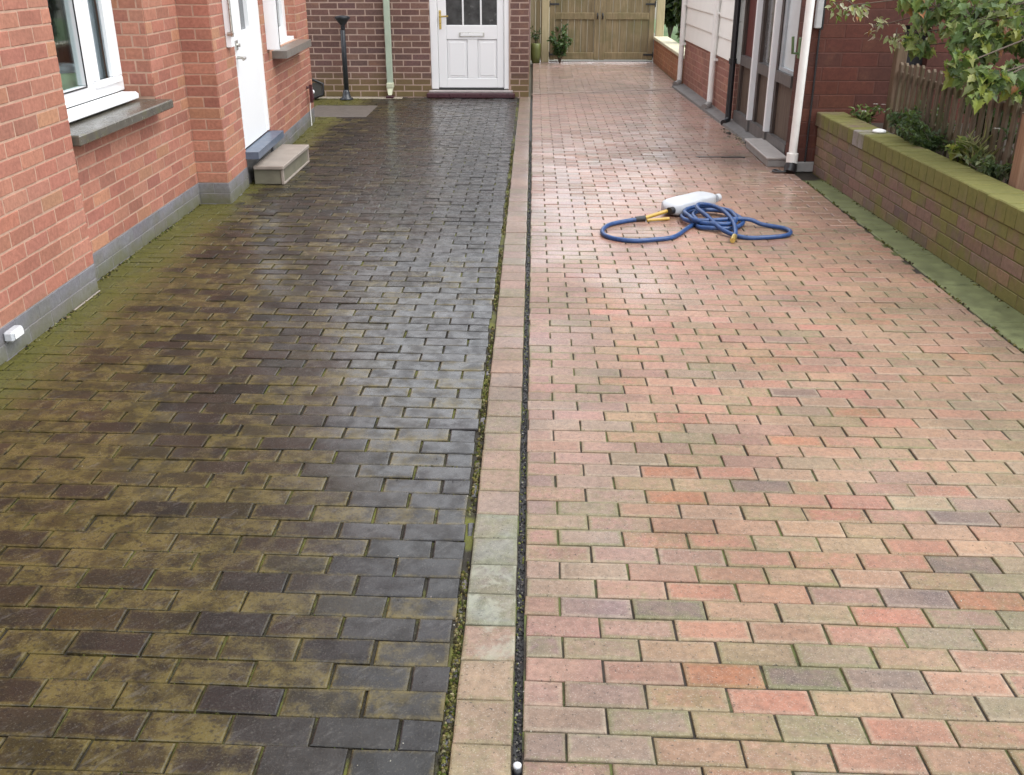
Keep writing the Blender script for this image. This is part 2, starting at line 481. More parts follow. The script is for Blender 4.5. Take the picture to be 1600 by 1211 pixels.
def piece(o, u, v, n, lu, lv, depth, bev=0.003, jit=0.0, two=False, rnd=R, tilt=0.0):
    """a bevelled block: o corner on the face plane, u/v in-plane unit axes, n outward. No back face."""
    o, u, v, n = Vector(o), Vector(u), Vector(v), Vector(n)
    cs = [(0, 0), (lu, 0), (lu, lv), (0, lv)]
    J = [(rnd.uniform(-jit, jit), rnd.uniform(-jit, jit)) for _ in range(4)]
    ta, tb = rnd.uniform(-tilt, tilt), rnd.uniform(-tilt, tilt)
    lev = [(-depth, 0), (-bev, 0)] + ([(-bev * 0.3, bev * 0.45)] if two else []) + [(0, bev * (1.5 if two else 1))]
    V = []
    for dz, ins in lev:
        for k, (a, b) in enumerate(cs):
            a2 = a + J[k][0] + (ins if a == 0 else -ins)
            b2 = b + J[k][1] + (ins if b == 0 else -ins)
            h = dz + (ta * (a / max(lu, 1e-6) - 0.5) + tb * (b / max(lv, 1e-6) - 0.5) if dz > -depth else 0)
            V.append(o + u * a2 + v * b2 + n * h)
    F = []
    if two:
        lev = lev + [(0, bev * 1.5 + 0.010)]
        for k, (a, b) in enumerate(cs):
            ins = lev[-1][1]
            a2, b2 = a + J[k][0] + (ins if a == 0 else -ins), b + J[k][1] + (ins if b == 0 else -ins)
            V.append(o + u * a2 + v * b2 + n * (ta * (a2 / max(lu, 1e-6) - 0.5) + tb * (b2 / max(lv, 1e-6) - 0.5)))
    for l in range(len(lev) - 1):
        for k in range(4):
            F.append((l * 4 + k, l * 4 + (k + 1) % 4, l * 4 + 4 + (k + 1) % 4, l * 4 + 4 + k))
    L = (len(lev) - 1) * 4
    F.append((L, L + 1, L + 2, L + 3))
    if u.cross(v).dot(n) < 0:
        F = [f[::-1] for f in F]
    return V, F


def shown(V):
    """rough size of a block in the picture, 0 when out of frame"""
    P = [proj(p) for p in V[-4:]]
    if any(p is None for p in P):
        return 0
    xs, ys = [p[0] for p in P], [p[1] for p in P]
    if max(xs) < 0 or min(xs) > 1600 or max(ys) < 0 or min(ys) > 1211:
        return 0
    wx, hy = min(max(xs), 1600) - max(min(xs), 0), min(max(ys), 1211) - max(min(ys), 0)
    if wx < 3 or hy < 2 or max(wx, hy) < 8:
        return 0
    return wx * hy


class Blocks:
    def __init__(s):
        s.items = []       # (size, parent, V, F, tone)

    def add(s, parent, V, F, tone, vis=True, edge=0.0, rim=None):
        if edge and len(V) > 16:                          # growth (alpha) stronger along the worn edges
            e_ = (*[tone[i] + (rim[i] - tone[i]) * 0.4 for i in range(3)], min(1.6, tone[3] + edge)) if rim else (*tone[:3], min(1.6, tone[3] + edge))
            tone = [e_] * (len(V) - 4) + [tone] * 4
        s.items.append((shown(V) if vis else 0, parent, V, F, tone))

    def emit(s, name, mass, mat, limit=300):
        s.items.sort(key=lambda i: -i[0])
        rest = {}
        for k, (sz, par, V, F, tn) in enumerate(s.items):
            if k < limit and sz > 0:
                MB().add(V, F, tn).build(name, mat, par)
            else:
                rest.setdefault(par.name, (par, MB()))[1].add(V, F, tn)
        for par, mb in rest.values():
            tag(mb.build(mass, mat, par), kind='stuff')


def wall(parent, blocks, p0, p1, z0, z1, nrm, openings=(), tones=None, mortar=None, pitch=0.075, blen=0.225, joint=0.009, off=0.0,
         thick=0.10, proud=0.002, name='wall', cap0=True, cap1=True, depth=0.03, show=True, e=0.006, plinth=0.0):
    """brick wall face between two ground points; bricks proud of a mortar backing"""
    p0, p1 = Vector((*p0, 0)), Vector((*p1, 0))
    L = (p1 - p0).length
    u = (p1 - p0) / L
    n = Vector((*nrm, 0)).normalized()
    up = Vector((0, 0, 1))
    mb = MB()
    zs = sorted({z0 - 0.05, z1} | {z for o in openings for z in o[2:4] if z0 < z < z1})
    for za, zb in zip(zs, zs[1:]):
        cuts = [(a, b) for a, b, c, d in openings if c < (za + zb) / 2 < d]
        s = e
        for a, b in sorted(cuts) + [(L - e, L - e)]:
            if a > s + 1e-4:
                q = [p0 + u * s - n * (proud + thick), p0 + u * a - n * (proud + thick), p0 + u * a - n * proud, p0 + u * s - n * proud]
                V = [(v.x, v.y, za) for v in q] + [(v.x, v.y, zb) for v in q]
                mb.add(V, [(0, 3, 2, 1), (4, 5, 6, 7), (0, 1, 5, 4), (1, 2, 6, 5), (2, 3, 7, 6), (3, 0, 4, 7)])
            s = max(s, b)
    wo = mb.build(name, mortar, parent)
    k = 0
    z = z0
    while z < z1 - 0.02:
        jt = 0.004 if z < plinth - 0.01 else joint
        h = min(pitch, z1 - z) - jt
        zc = z + h / 2
        cuts = [(a, b) for a, b, c, d in openings if c < zc < d]
        s = -((off + (0.5 if k % 2 else 0.0)) % 1.0) * blen
        while s < L:
            segs = [(max(s, 0.003), min(s + blen - jt, L - 0.003))]
            for a, b in cuts:
                segs = [q for (x, y) in segs for q in ((x, min(y, a)), (max(x, b), y)) if q[1] - q[0] > 0.001]
            for x, y in segs:
                if y - x < 0.02:
                    continue
                V, F = piece(p0 + u * x + up * (z + jt / 2), u, up, n, y - x, h, depth, 0.0025, 0.0012, tilt=0.0015)
                blocks.add(wo, V, F, tones(k, (p0 + u * (x + y) / 2), zc), show)
            s += blen
        z += pitch
        k += 1
    return wo


def vary(c, a=0.12, hue=0.05, alpha=None):
    f = R.uniform(1 - a, 1 + a)
    return (c[0] * f * R.uniform(1 - hue, 1 + hue), c[1] * f * R.uniform(1 - hue, 1 + hue), c[2] * f * R.uniform(1 - hue, 1 + hue), R.random() if alpha is None else alpha)


# ------------------------------------------------------------------ ground and paving
gm = MB()
gm.add([(-150, -60, -0.06), (150, -60, -0.06), (150, 300, -0.06), (-150, 300, -0.06)], [(0, 1, 2, 3)])
tag(gm.build('ground', GROUND), kind='structure')

SHEAR = -0.030
XL0, XL1 = -2.62, -0.198
XR0 = -0.012


def right_edge(y):
    if y < 7.95: return 2.205 + (7.95 - y) * 0.016 - 0.03
    if y < 8.3: return 2.17
    return 2.21


dl = MB()
dl.box(-3.2, -0.176, -2.0, 13.2, -0.058, -0.009)
drive_l = tag(dl.build('driveway_left', JOINT_L), 'dark wet driveway of mossy brown block pavers beside the house', kind='structure')
dr = MB()
dr.box(-0.0125, 2.6, -2.0, 17.9, -0.058, -0.0065)
drive_r = tag(dr.build('driveway_right', JOINT_R), 'washed pink driveway of block pavers with damp sheen', kind='structure')

LT = [((0.0201, 0.0142, 0.0083), 5), ((0.0163, 0.0122, 0.0079), 5), ((0.0125, 0.0104, 0.0074), 4), ((0.0239, 0.0156, 0.0083), 2), ((0.0263, 0.0197, 0.0070), 3)]
RT = [((0.2507, 0.1344, 0.0871), 6), ((0.2507, 0.1600, 0.0988), 5), ((0.2215, 0.1621, 0.0948), 3), ((0.1749, 0.1473, 0.0930), 2.6), ((0.2624, 0.1153, 0.0755), 3.2), ((0.2507, 0.1046, 0.0484), 1.3), ((0.0991, 0.0800, 0.0697), 1.1), ((0.1924, 0.1153, 0.0851), 2.5)]


def pick(pal, rnd=R):
    return rnd.choices([p[0] for p in pal], [p[1] for p in pal])[0]


def lerp3(a, b, t):
    return tuple(a[i] + (b[i] - a[i]) * t for i in range(3))


PL, PR = Blocks(), Blocks()
PITCH_L, PITCH_R = 0.097, 0.0885
row = 0
y = -1.5
while y < 12.98:
    # left field, laid from the middle strip towards the house
    if True:
        x = XL1 + R.uniform(-0.007, 0.004)
        first = row % 2 == 1
        while x > XL0:
            l = 0.1 if first else 0.2
            first = False
            if not (-2.62 < x - l and x < -1.86 and 11.24 < y + 0.05 < 12.16):
                g = 0.0068
                u, v = Vector((1, SHEAR, 0)).normalized(), Vector((0, 1, 0))
                o = Vector((x - l + g / 2, y + SHEAR * (x - l), R.uniform(-0.003, 0.0018)))
                V, F = piece(o, u, v, (0, 0, 1), l - g, PITCH_L - 0.0036, 0.03, 0.0032, 0.0016, y < 6.5, tilt=0.0032)
                c = pick(LT)
                c = lerp3(c, (0.013, 0.0125, 0.014), max(0, min(1, (x + 1.0) / 0.8)) * 0.7)
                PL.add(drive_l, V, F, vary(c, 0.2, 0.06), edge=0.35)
            x -= l
    y += PITCH_L
    row += 1
row = 0
y = -1.5
while y < 17.75:
    # right field, laid from the middle strip towards the garden wall
    x = XR0 + R.uniform(-0.003, 0.003)
    first = row % 2 == 0
    while True:
        l = 0.1 if first else 0.2
        first = False
        xe = right_edge(y) if y < 14.1 else 2.03
        if x + 0.03 > xe: break
        l2 = min(l, xe - x)
        g = 0.0056
        u, v = Vector((1, SHEAR, 0)).normalized(), Vector((0, 1, 0))
        o = Vector((x + g / 2, y + SHEAR * x, R.uniform(-0.0026, 0.0014)))
        V, F = piece(o, u, v, (0, 0, 1), l2 - g, PITCH_R - 0.0034, 0.03, 0.0034, 0.0013, y < 6.5, tilt=0.0022)
        c = pick(RT)
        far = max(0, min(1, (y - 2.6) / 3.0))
        c = lerp3(c, (0.365, 0.182, 0.138), far * 0.64)  # bright sky haze over the middle rows, mixed into the paver colour
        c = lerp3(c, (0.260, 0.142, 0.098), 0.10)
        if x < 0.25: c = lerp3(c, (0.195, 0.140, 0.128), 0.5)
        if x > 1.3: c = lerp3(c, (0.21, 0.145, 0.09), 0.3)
        if y < 2.4: c = tuple(q * (0.86 + 0.14 * max(0, (y - 1.2) / 1.2)) for q in c)  # nearest rows darkened in colour, the dim end of that painted haze
        if y > 8.0: c = lerp3(c, (0.40, 0.228, 0.190), min(1, (y - 8.0) / 3.0) * 0.6)  # pink-white sky sheen of the far drive put into the paver tone
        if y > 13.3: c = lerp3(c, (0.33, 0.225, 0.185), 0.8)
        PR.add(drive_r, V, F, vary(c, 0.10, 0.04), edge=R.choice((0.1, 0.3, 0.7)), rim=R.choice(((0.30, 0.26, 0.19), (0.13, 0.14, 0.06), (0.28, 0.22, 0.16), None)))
        x += l
    y += PITCH_R
    row += 1
PL.emit('paver', 'far_pavers', PAV_L, 300)
PR.emit('paver', 'far_pavers', PAV_R, 300)

# middle strip of single bricks
ds = MB()
ds.box(-0.1745, -0.0345, -2.0, 12.95, -0.055, -0.004)
strip = tag(ds.build('kerb', JOINT_R), 'line of pale edging bricks dividing the two driveways', kind='structure')
tag(MB().box(-0.034, -0.0128, -2.0, 12.9, -0.055, -0.017).build('groove', simple('dark silt', (0.014, 0.013, 0.012), 0.5, 0.4, 40, bump=0.6), strip))
DS = Blocks()
y = -1.5 + 0.03
while y < 12.85:
    c = (0.215, 0.146, 0.112)
    if 2.02 < y < 2.72: c = (0.175, 0.175, 0.148)
    elif y < 2.02: c = (0.225, 0.165, 0.112)
    elif R.random() < 0.25: c = (0.20, 0.15, 0.12)
    if y > 5: c = lerp3(c, (0.205, 0.137, 0.113), 0.5)
    l = R.choice((0.143, 0.146, 0.15))
    V, F = piece((-0.173, y - 0.13 * SHEAR * 0, 0.006 + R.uniform(-0.0015, 0.0015)), (1, SHEAR, 0), (0, 1, 0), (0, 0, 1), 0.136, l - 0.004, 0.03, 0.004, 0.002, True, tilt=0.002)
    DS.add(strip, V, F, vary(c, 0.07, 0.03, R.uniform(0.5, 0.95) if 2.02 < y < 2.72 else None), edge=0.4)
    y += l
DS.emit('edging_brick', 'far_edging', PAV_R, 300)
LICHEN = mat_paver_clean(True)
for o in strip.children:
    if o.name.startswith('edging_brick') and 2.0 < sum(v.co.y for v in o.data.vertices) / len(o.data.vertices) < 2.45:
        o.data.materials[0] = LICHEN


# moss in the gap left of the strip and dark grit in the groove right of it
def blob(mb, x, y, z, r, h, tone, rnd=R, n=6):
    V = [(x + r * math.cos(a) * rnd.uniform(0.7, 1.2), y + r * math.sin(a) * rnd.uniform(0.7, 1.2), z) for a in [2 * math.pi * k / n for k in range(n)]]
    V += [(x + r * 0.6 * math.cos(a) * rnd.uniform(0.7, 1.2), y + r * 0.6 * math.sin(a) * rnd.uniform(0.7, 1.2), z + h * rnd.uniform(0.5, 0.9)) for a in [2 * math.pi * k / n + 0.3 for k in range(n)]]
    V.append((x, y, z + h))
    F = [(k, (k + 1) % n, n + (k + 1) % n, n + k) for k in range(n)] + [(n + k, n + (k + 1) % n, 2 * n) for k in range(n)]
    mb.add(V, F, tone)


MG = [(0.075, 0.075, 0.018), (0.05, 0.062, 0.012), (0.11, 0.10, 0.035), (0.035, 0.033, 0.014), (0.16, 0.145, 0.075), (0.03, 0.025, 0.014)]
mm = MB()
for i in range(3600):
    y = 1.35 + 8.0 * R.random() ** 1.7
    patch = math.sin(y * 9.1) + math.sin(y * 3.7 + 1) + R.uniform(-1.0, 1.0)
    if patch < -0.35: continue
    blob(mm, R.uniform(-0.196, -0.176), y, -0.010, R.uniform(0.003, 0.009), R.uniform(0.004, 0.013), vary(R.choice(MG), 0.3, 0.1))
for i in range(1500):                                    # tufts along the paver joints
    x = XL1 - 2.25 * R.random() ** 1.4
    k = R.randrange(29, 77)
    y = -1.5 + PITCH_L * k + SHEAR * x
    if math.sin(x * 5 + y * 3) + R.uniform(-1, 1) < 0.1: continue
    blob(mm, x, y, -0.008, R.uniform(0.002, 0.005), R.uniform(0.004, 0.008), vary(R.choice(MG[:2] + MG[3:4]), 0.3, 0.1))
for i in range(1500):                                    # along the foot of the house and of the garden wall
    if i % 3 == 0:
        y = R.uniform(3.4, 7.0)
        x = (-2.325 if y < 5.0 else -2.405) + abs(R.gauss(0, 0.012))
    elif i % 3 == 1:
        y = R.uniform(4.2, 7.9)
        x = 2.335 + (7.95 - y) * 0.040 - abs(R.gauss(0, 0.012))
    else:
        y = R.uniform(4.2, 7.9)
        x = 2.185 + (7.95 - y) * 0.016 + R.gauss(0, 0.006)
    if math.sin(y * 7.3 + i % 3) + math.sin(y * 17.0) + R.uniform(-1, 1) < 0.1: continue
    blob(mm, x, y, -0.004, R.uniform(0.004, 0.012), R.uniform(0.004, 0.014), vary(R.choice(MG), 0.3, 0.1))
tag(mm.build('moss', MOSS), 'yellow green moss growing in the gap and joints of the dark paving', 'moss', kind='stuff')
gr = MB()
for i in range(2600):
    y = 1.35 + 8.5 * R.random() ** 1.6
    x = R.uniform(-0.033, -0.015)
    t = R.random()
    if t < 0.72: c = (0.02, 0.019, 0.02)
    elif t < 0.86: c = (0.09, 0.08, 0.07)
    elif t < 0.885: c = (0.22, 0.21, 0.19)
    else: c = (0.15, 0.16, 0.03)
    blob(gr, x, y, -0.018, R.uniform(0.002, 0.006), R.uniform(0.002, 0.008), vary(c, 0.3, 0.05), n=5)
for i in range(260):                                     # crumbs lying about on the paving
    y = 1.5 + 5 * R.random() ** 1.5
    x = R.uniform(-2.0, 1.8)
    if R.random() < 0.55: x = -0.19 + R.gauss(0, 0.12)
    blob(gr, x, y, -0.001, R.uniform(0.001, 0.003), R.uniform(0.001, 0.003), vary((0.3, 0.28, 0.24) if R.random() < 0.4 else (0.02, 0.02, 0.02), 0.2, 0.05), n=5)
tag(gr.build('grit', GRIT), 'dark grit and crumbs in the groove beside the pale edging bricks', 'grit', kind='stuff')

# dark slivers set between the mossy paving and the strip
sv = Blocks()
for y, l in ((1.66, 0.09), (1.80, 0.06), (1.95, 0.08), (2.16, 0.085), (2.33, 0.05), (2.62, 0.07), (2.86, 0.09), (3.02, 0.08), (3.4, 0.07), (3.9, 0.06)):
    V, F = piece((-0.1955, y, -0.004), (1, 0, 0), (0, 1, 0), (0, 0, 1), 0.017, l, 0.02, 0.003, 0.002, tilt=0.004)
    sv.add(drive_l, V, F, vary((0.05, 0.047, 0.05), 0.15))
sv.emit('paver_sliver', 'slivers', PAV_L, 300)

# concrete strip along the garden wall
kb = tag(MB().box(2.19, 2.60, 1.0, 7.93, -0.055, -0.012).build('gutter', JOINT_L), 'green stained concrete strip along the garden wall', kind='structure')
y = 1.0
while y < 7.9:
    l = min(0.60, 7.93 - y)
    xa0, xa1 = 2.205 + (7.95 - y) * 0.016, 2.205 + (7.95 - y - l) * 0.016
    wa0, wa1 = 2.335 + (7.95 - y) * 0.040, 2.335 + (7.95 - y - l) * 0.040
    V = []
    for dz, i in ((-0.03, 0), (-0.003, 0), (0.002, 0.005)):
        V += [(xa0 - 0.02 + i, y + 0.003 + i, dz), (wa0 + 0.03 - i, y + 0.003 + i, dz), (wa1 + 0.03 - i, y + l - 0.003 - i, dz), (xa1 - 0.02 + i, y + l - 0.003 - i, dz)]
    F = [(k + 4 * q, (k + 1) % 4 + 4 * q, (k + 1) % 4 + 4 * q + 4, k + 4 * q + 4) for q in (0, 1) for k in range(4)] + [(8, 9, 10, 11)]
    MB().add(V, F).build('slab', KERB, kb)
    y += 0.60

# ------------------------------------------------------------------ left house
house = empty('brick_house', (-2.4, 6.5, 0), 'salmon brick house with blue grey plinth, white windows and side door', 'house')
SAL = [((0.3545, 0.1506, 0.1042), 5), ((0.3814, 0.1713, 0.1182), 4), ((0.3276, 0.1349, 0.0961), 3), ((0.3760, 0.1848, 0.1122), 1.5), ((0.3061, 0.1329, 0.0942), 1)]


def tone_house(plinth):
    def f(k, p, z):
        if z < plinth:
            return vary((0.180, 0.175, 0.190), 0.06, 0.03)
        return vary(pick(SAL), 0.08, 0.03)
    return f


HB = Blocks()
HT = 4.95
# near pier, window wall, pier return, door wall (slightly turned), far end
PA, PB0, PB1, PC0, PC1 = (-2.33, 0.5), (-2.41, 5.0), (-2.41, 7.04), (-2.187, 7.04), (-2.372, 10.92)
wall(house, HB, PA, (-2.33, 5.012), 0.0, HT, (1, 0), (), tone_house(0.15), MORT_H, plinth=0.15, off=0.35, thick=0.3)
WY0, WY1, WZ0 = 4.82, 6.445, 0.765                        # front window opening
wall(house, HB, PB0, PB1, 0.0, HT, (1, 0), [(-0.2, WY1 - 5.0, WZ0, 2.05)], tone_house(0.15), MORT_H, plinth=0.15, off=0.1, thick=0.3)
wall(house, HB, (-2.425, 7.04), PC0, 0.0, HT, (0, -1), (), tone_house(0.15), MORT_H, plinth=0.15, off=-0.067, thick=0.05)
cu = (Vector((*PC1, 0)) - Vector((*PC0, 0)))
CL = cu.length
cu.normalize()
cn = Vector((cu.y, -cu.x, 0))


def cpt(s, d=0.0, z=0.0):
    """point on the door wall: s along, d out of the wall"""
    return Vector((*PC0, 0)) + cu * s + cn * d + Vector((0, 0, z))


DS0, DS1 = 0.60, 1.60                                    # door opening
WS0, WS1, WZC = 1.98, 3.22, 0.90                         # far window opening
wall(house, HB, PC0, PC1, 0.0, HT, cn[:2], [(DS0, DS1, -0.1, 2.25), (WS0, WS1, WZC, 2.0)], tone_house(0.15), MORT_H, plinth=0.15, off=0.55, thick=0.17, e=0.016)
# reveal of the front window (two half bricks deep) and of the far window
wall(house, HB, (-2.615, WY1 - 0.006), (-2.412, WY1 - 0.006), 0.825, 2.05, (0, -1), (), tone_house(0), MORT_H, off=0.0, blen=0.112, thick=0.02, depth=0.02, name='reveal')
a, b = cpt(WS1 - 0.006, -0.15), cpt(WS1 - 0.006, -0.004)
wall(house, HB, (a.x, a.y), (b.x, b.y), WZC, 2.0, (-cu.x, -cu.y), (), tone_house(0), MORT_H, off=0.0, blen=0.155, thick=0.02, depth=0.02, name='reveal')
# far end wall of the house, turned away towards the back house
wall(house, HB, PC1, (PC1[0] - 2.0, PC1[1]), 0.0, HT, (0, 1), (), tone_house(0.15), MORT_H, plinth=0.15, off=0.0, thick=0.2, show=False)
HB.emit('brick', 'brickwork', BRICK_H, 300)
rf = MB()
rf.add([(-2.02, 0.2, 4.95), (-2.02, 11.3, 4.95), (-5.5, 11.3, 7.2), (-5.5, 0.2, 7.2), (-2.02, 0.2, 5.05), (-2.02, 11.3, 5.05), (-5.5, 11.3, 7.3), (-5.5, 0.2, 7.3)],
       [(0, 1, 2, 3), (4, 7, 6, 5), (0, 4, 5, 1), (1, 5, 6, 2), (2, 6, 7, 3), (3, 7, 4, 0)])
rf.build('roof', ROOF, house)

# front window
win = MB()
fx0, fx1 = -2.66, -2.60
zb, zt = 0.87, 2.05
for (ya, yb, za, zz) in ((4.90, WY1 - 0.004, zb, 0.955), (4.90, WY1 - 0.004, zt - 0.08, zt)):
    win.bbox(fx0, fx1, ya, yb, za, zz, 0.005)
for ya, yb in ((4.90, 4.99), (5.905, 6.03), (6.345, WY1 - 0.004)):
    win.bbox(fx0 + 0.001, fx1 - 0.001, ya, yb, 0.956, zt - 0.081, 0.005)
window = win.build('window', WHITE, house)
sash = MB()                                              # opening sash frame around the right hand light
sash.bbox(-2.605, -2.575, 6.0, 6.375, 0.93, 0.968, 0.006)
sash.bbox(-2.606, -2.574, 6.0, 6.035, 0.9685, 1.97, 0.006)
sash.bbox(-2.606, -2.574, 6.24, 6.375, 0.9685, 1.97, 0.006)
sash.build('frame', WHITE, window)
MB().box(-2.634, -2.628, 4.98, 5.91, 0.95, 1.98).build('pane', GLASS, window)
MB().box(-2.633, -2.627, 6.02, 6.25, 0.95, 1.98).build('pane', GLASS, window)
bd = MB()
bd.box(-2.600, -2.594, 5.885, 5.893, 0.956, 1.97)
bd.box(-2.600, -2.594, 4.99, 5.893, 0.948, 0.956)
bd.build('seal', BLACK, window)
cl = MB()
cl.bbox(-2.60, -2.495, 5.02, 6.375, 0.835, 0.869, 0.008)
cl.bbox(-2.50, -2.487, 5.02, 6.37, 0.828, 0.862, 0.005)
cl.build('cill', WHITE, window)
ss = MB().bbox(-2.60, -2.298, 5.03, 6.445 - 0.010, 0.760, 0.815, 0.007)
ss.build('sill', SILL, house)
rm = MB()                                                # room behind the window
rm.add([(-2.72, 4.4, 0.7), (-2.72, 7.0, 0.7), (-3.9, 7.0, 0.7), (-3.9, 4.4, 0.7), (-2.72, 4.4, 2.3), (-2.72, 7.0, 2.3), (-3.9, 7.0, 2.3), (-3.9, 4.4, 2.3)],
       [(0, 1, 2, 3), (4, 7, 6, 5), (1, 2, 6, 5), (2, 3, 7, 6), (3, 0, 4, 7)])
rm.build('room', ROOM, house)
cu_m = MB()
V, F = [], []
for i in range(41):
    t = i / 40
    yy = 6.10 + 0.30 * t
    V += [(-2.715 + 0.012 * math.sin(t * 40), yy, 0.9), (-2.715 + 0.012 * math.sin(t * 40), yy, 2.1)]
F = [(2 * i, 2 * i + 2, 2 * i + 3, 2 * i + 1) for i in range(40)]
cu_m.add(V, F, smooth=True)
cur = cu_m.build('curtain', CURTAIN)
tag(cur, 'pale net curtain close behind the narrow right hand pane of the front window', 'curtain')
cu_m = MB()
V = []
for i in range(41):
    t = i / 40
    V += [(-3.05 + 0.018 * math.sin(t * 34), 6.42 + 0.34 * t, 0.9), (-3.05 + 0.018 * math.sin(t * 34), 6.42 + 0.34 * t, 2.2)]
cu_m.add(V, F, smooth=True)
tag(cu_m.build('curtain', simple('grey drape', (0.34, 0.34, 0.35), 0.9, 0.1, 8)), 'grey drape seen through the wide left pane of the front window', 'curtain')
MB().bbox(-3.05, -2.69, 4.9, 6.4, 0.86, 0.895, 0.005).build('window_board', WHITE, window)
tb = empty('plastic_tub', (-2.82, 6.08, 0.895), 'pale green plastic tub standing inside the front window', 'tub')
MB().lathe((-2.82, 6.08, 0.897), [(0.10, 0), (0.118, 0.118), (0.118, 0.12)], 20).build('body', TUB, tb)
MB().lathe((-2.82, 6.08, 1.018), [(0.126, 0), (0.128, 0.03), (0.118, 0.042), (0.02, 0.046)], 20).build('lid', BOTTLE, tb)

# side door in the door wall
door = MB()


def cbox(mb, s0, s1, d0, d1, z0, z1):
    q = [cpt(s0, d0), cpt(s1, d0), cpt(s1, d1), cpt(s0, d1)]
    V = [(v.x, v.y, z0) for v in q] + [(v.x, v.y, z1) for v in q]
    return mb.add(V, [(0, 3, 2, 1), (4, 5, 6, 7), (0, 1, 5, 4), (1, 2, 6, 5), (2, 3, 7, 6), (3, 0, 4, 7)])


fr_ = MB()
cbox(fr_, DS0, DS0 + 0.06, -0.09, -0.012, 0.28, 2.25)
cbox(fr_, DS1 - 0.06, DS1, -0.09, -0.012, 0.28, 2.25)
cbox(fr_, DS0 + 0.061, DS1 - 0.061, -0.09, -0.012, 2.19, 2.249)
cbox(door, DS0 + 0.062, DS1 - 0.062, -0.085, -0.022, 0.275, 1.12)
cbox(door, DS0 + 0.062, DS0 + 0.36, -0.085, -0.022, 1.121, 2.188)
cbox(door, DS1 - 0.36, DS1 - 0.062, -0.085, -0.022, 1.121, 2.188)
dr_o = door.build('door', WHITE, house)
fr_.build('frame', WHITE, dr_o)
dg = MB()
cbox(dg, DS0 + 0.361, DS1 - 0.361, -0.06, -0.052, 1.121, 2.188)
dg.build('pane', simple('smoked door glass', (0.07, 0.075, 0.08), 0.1, 0.2, 6), dr_o)
hd = MB()
p = cpt(DS0 + 0.12, -0.01, 0.94)
hd.tube([cpt(DS0 + 0.12, -0.022, 0.945), cpt(DS0 + 0.12, 0.045, 0.945)], 0.011)
hd.tube([cpt(DS0 + 0.12, 0.04, 0.945), cpt(DS0 + 0.0, 0.055, 0.945)], 0.011)
hd.build('handle', METAL, dr_o)
lk = MB()
cbox(lk, DS0 + 0.10, DS0 + 0.15, -0.022, -0.008, 1.00, 1.07)
lk.tube([cpt(DS0 + 0.125, -0.022, 1.035), cpt(DS0 + 0.125, 0.012, 1.035)], 0.014)
lk.build('lock', METAL, dr_o)
fill = MB()
cbox(fill, DS0, DS1, -0.12, -0.02, 0.0, 0.21)
fill.build('threshold', GREY_CONC, house)
bs = MB()
cbox(bs, DS0 - 0.02, DS1 + 0.02, -0.021, 0.10, 0.211, 0.265)
bs.build('door_sill', BLUE_SLAB, house)
dk = MB()
cbox(dk, DS0 - 0.1, DS1 + 2.0, -0.32, -0.31, 0.0, 2.6)
dk.build('inner_wall', DARKROOM, house)

# far window of the door wall
w2 = MB()
for s0, s1, z0, z1 in ((WS0, WS1, 0.93, 1.02), (WS0, WS1, 1.93, 2.0), (WS0, WS0 + 0.09, 1.021, 1.929), (WS0 + 0.52, WS0 + 0.62, 1.021, 1.929), (WS1 - 0.14, WS1 - 0.004, 1.021, 1.929)):
    cbox(w2, s0, s1, -0.16, -0.10, z0, z1)
w2o = w2.build('window', WHITE, house)
c2 = MB()
cbox(c2, WS0 + 0.02, WS1 - 0.02, -0.11, -0.03, 0.898, 0.929)
c2.build('cill', WHITE, w2o)
g2 = MB()
cbox(g2, WS0 + 0.08, WS1 - 0.1, -0.135, -0.13, 1.0, 1.95)
g2.build('pane', simple('curtained glass', (0.28, 0.29, 0.29), 0.12, 0.3, 8), w2o)
s2 = MB()
cbox(s2, WS0 - 0.06, WS1 + 0.02, -0.10, 0.13, 0.83, 0.893)
s2.build('sill', SILL2, house)

# things fixed to the left house
sh = empty('shutter', cpt(1.80, 0.02, 0.92), 'narrow black panel with white edge between the side door and far window', 'panel')
m_ = MB(); cbox(m_, 1.76, 1.82, 0.001, 0.10, 0.93, 1.9); m_.build('panel', BLACK, sh)
m_ = MB(); cbox(m_, 1.735, 1.759, 0.001, 0.105, 0.92, 1.91); m_.build('edge_strip', WHITE, sh)
vt = empty('wall_panel', cpt(0.42, 0.01, 0.95), 'narrow white panel with metal latch on the pier beside the side door', 'panel')
m_ = MB(); cbox(m_, 0.36, 0.46, 0.001, 0.035, 1.05, 2.0); m_.build('panel', WHITE, vt)
m_ = MB()
m_.tube([cpt(0.355, 0.05, 1.12), cpt(0.355, 0.05, 1.5)], 0.010)
m_.tube([cpt(0.355, 0.02, 1.14), cpt(0.355, 0.06, 1.14)], 0.014)
m_.tube([cpt(0.355, 0.02, 1.46), cpt(0.355, 0.06, 1.46)], 0.014)
m_.build('latch', METAL, vt)
tp = empty('wall_tap', cpt(3.5, 0.03, 0.33), 'dark outdoor tap with white knob near the far house corner', 'tap')
m_ = MB(); m_.tube([cpt(3.5, 0.0, 0.40), cpt(3.5, 0.05, 0.40), cpt(3.5, 0.055, 0.28)], 0.016); cbox(m_, 3.485, 3.515, 0.03, 0.06, 0.25, 0.43); m_.build('body', simple('dark red paint', (0.06, 0.012, 0.015), 0.4), tp)
m_ = MB(); m_.lathe(cpt(3.56, 0.05, 0.33), [(0.012, 0), (0.022, 0.012), (0.022, 0.03), (0.01, 0.042)], 10); m_.build('knob', WHITE, tp)
m_ = MB(); m_.tube([cpt(3.56, 0.03, 0.335), cpt(3.565, 0.012, 0.2), cpt(3.57, 0.012, 0.005)], 0.006); m_.build('cable', WHITE_D, tp)
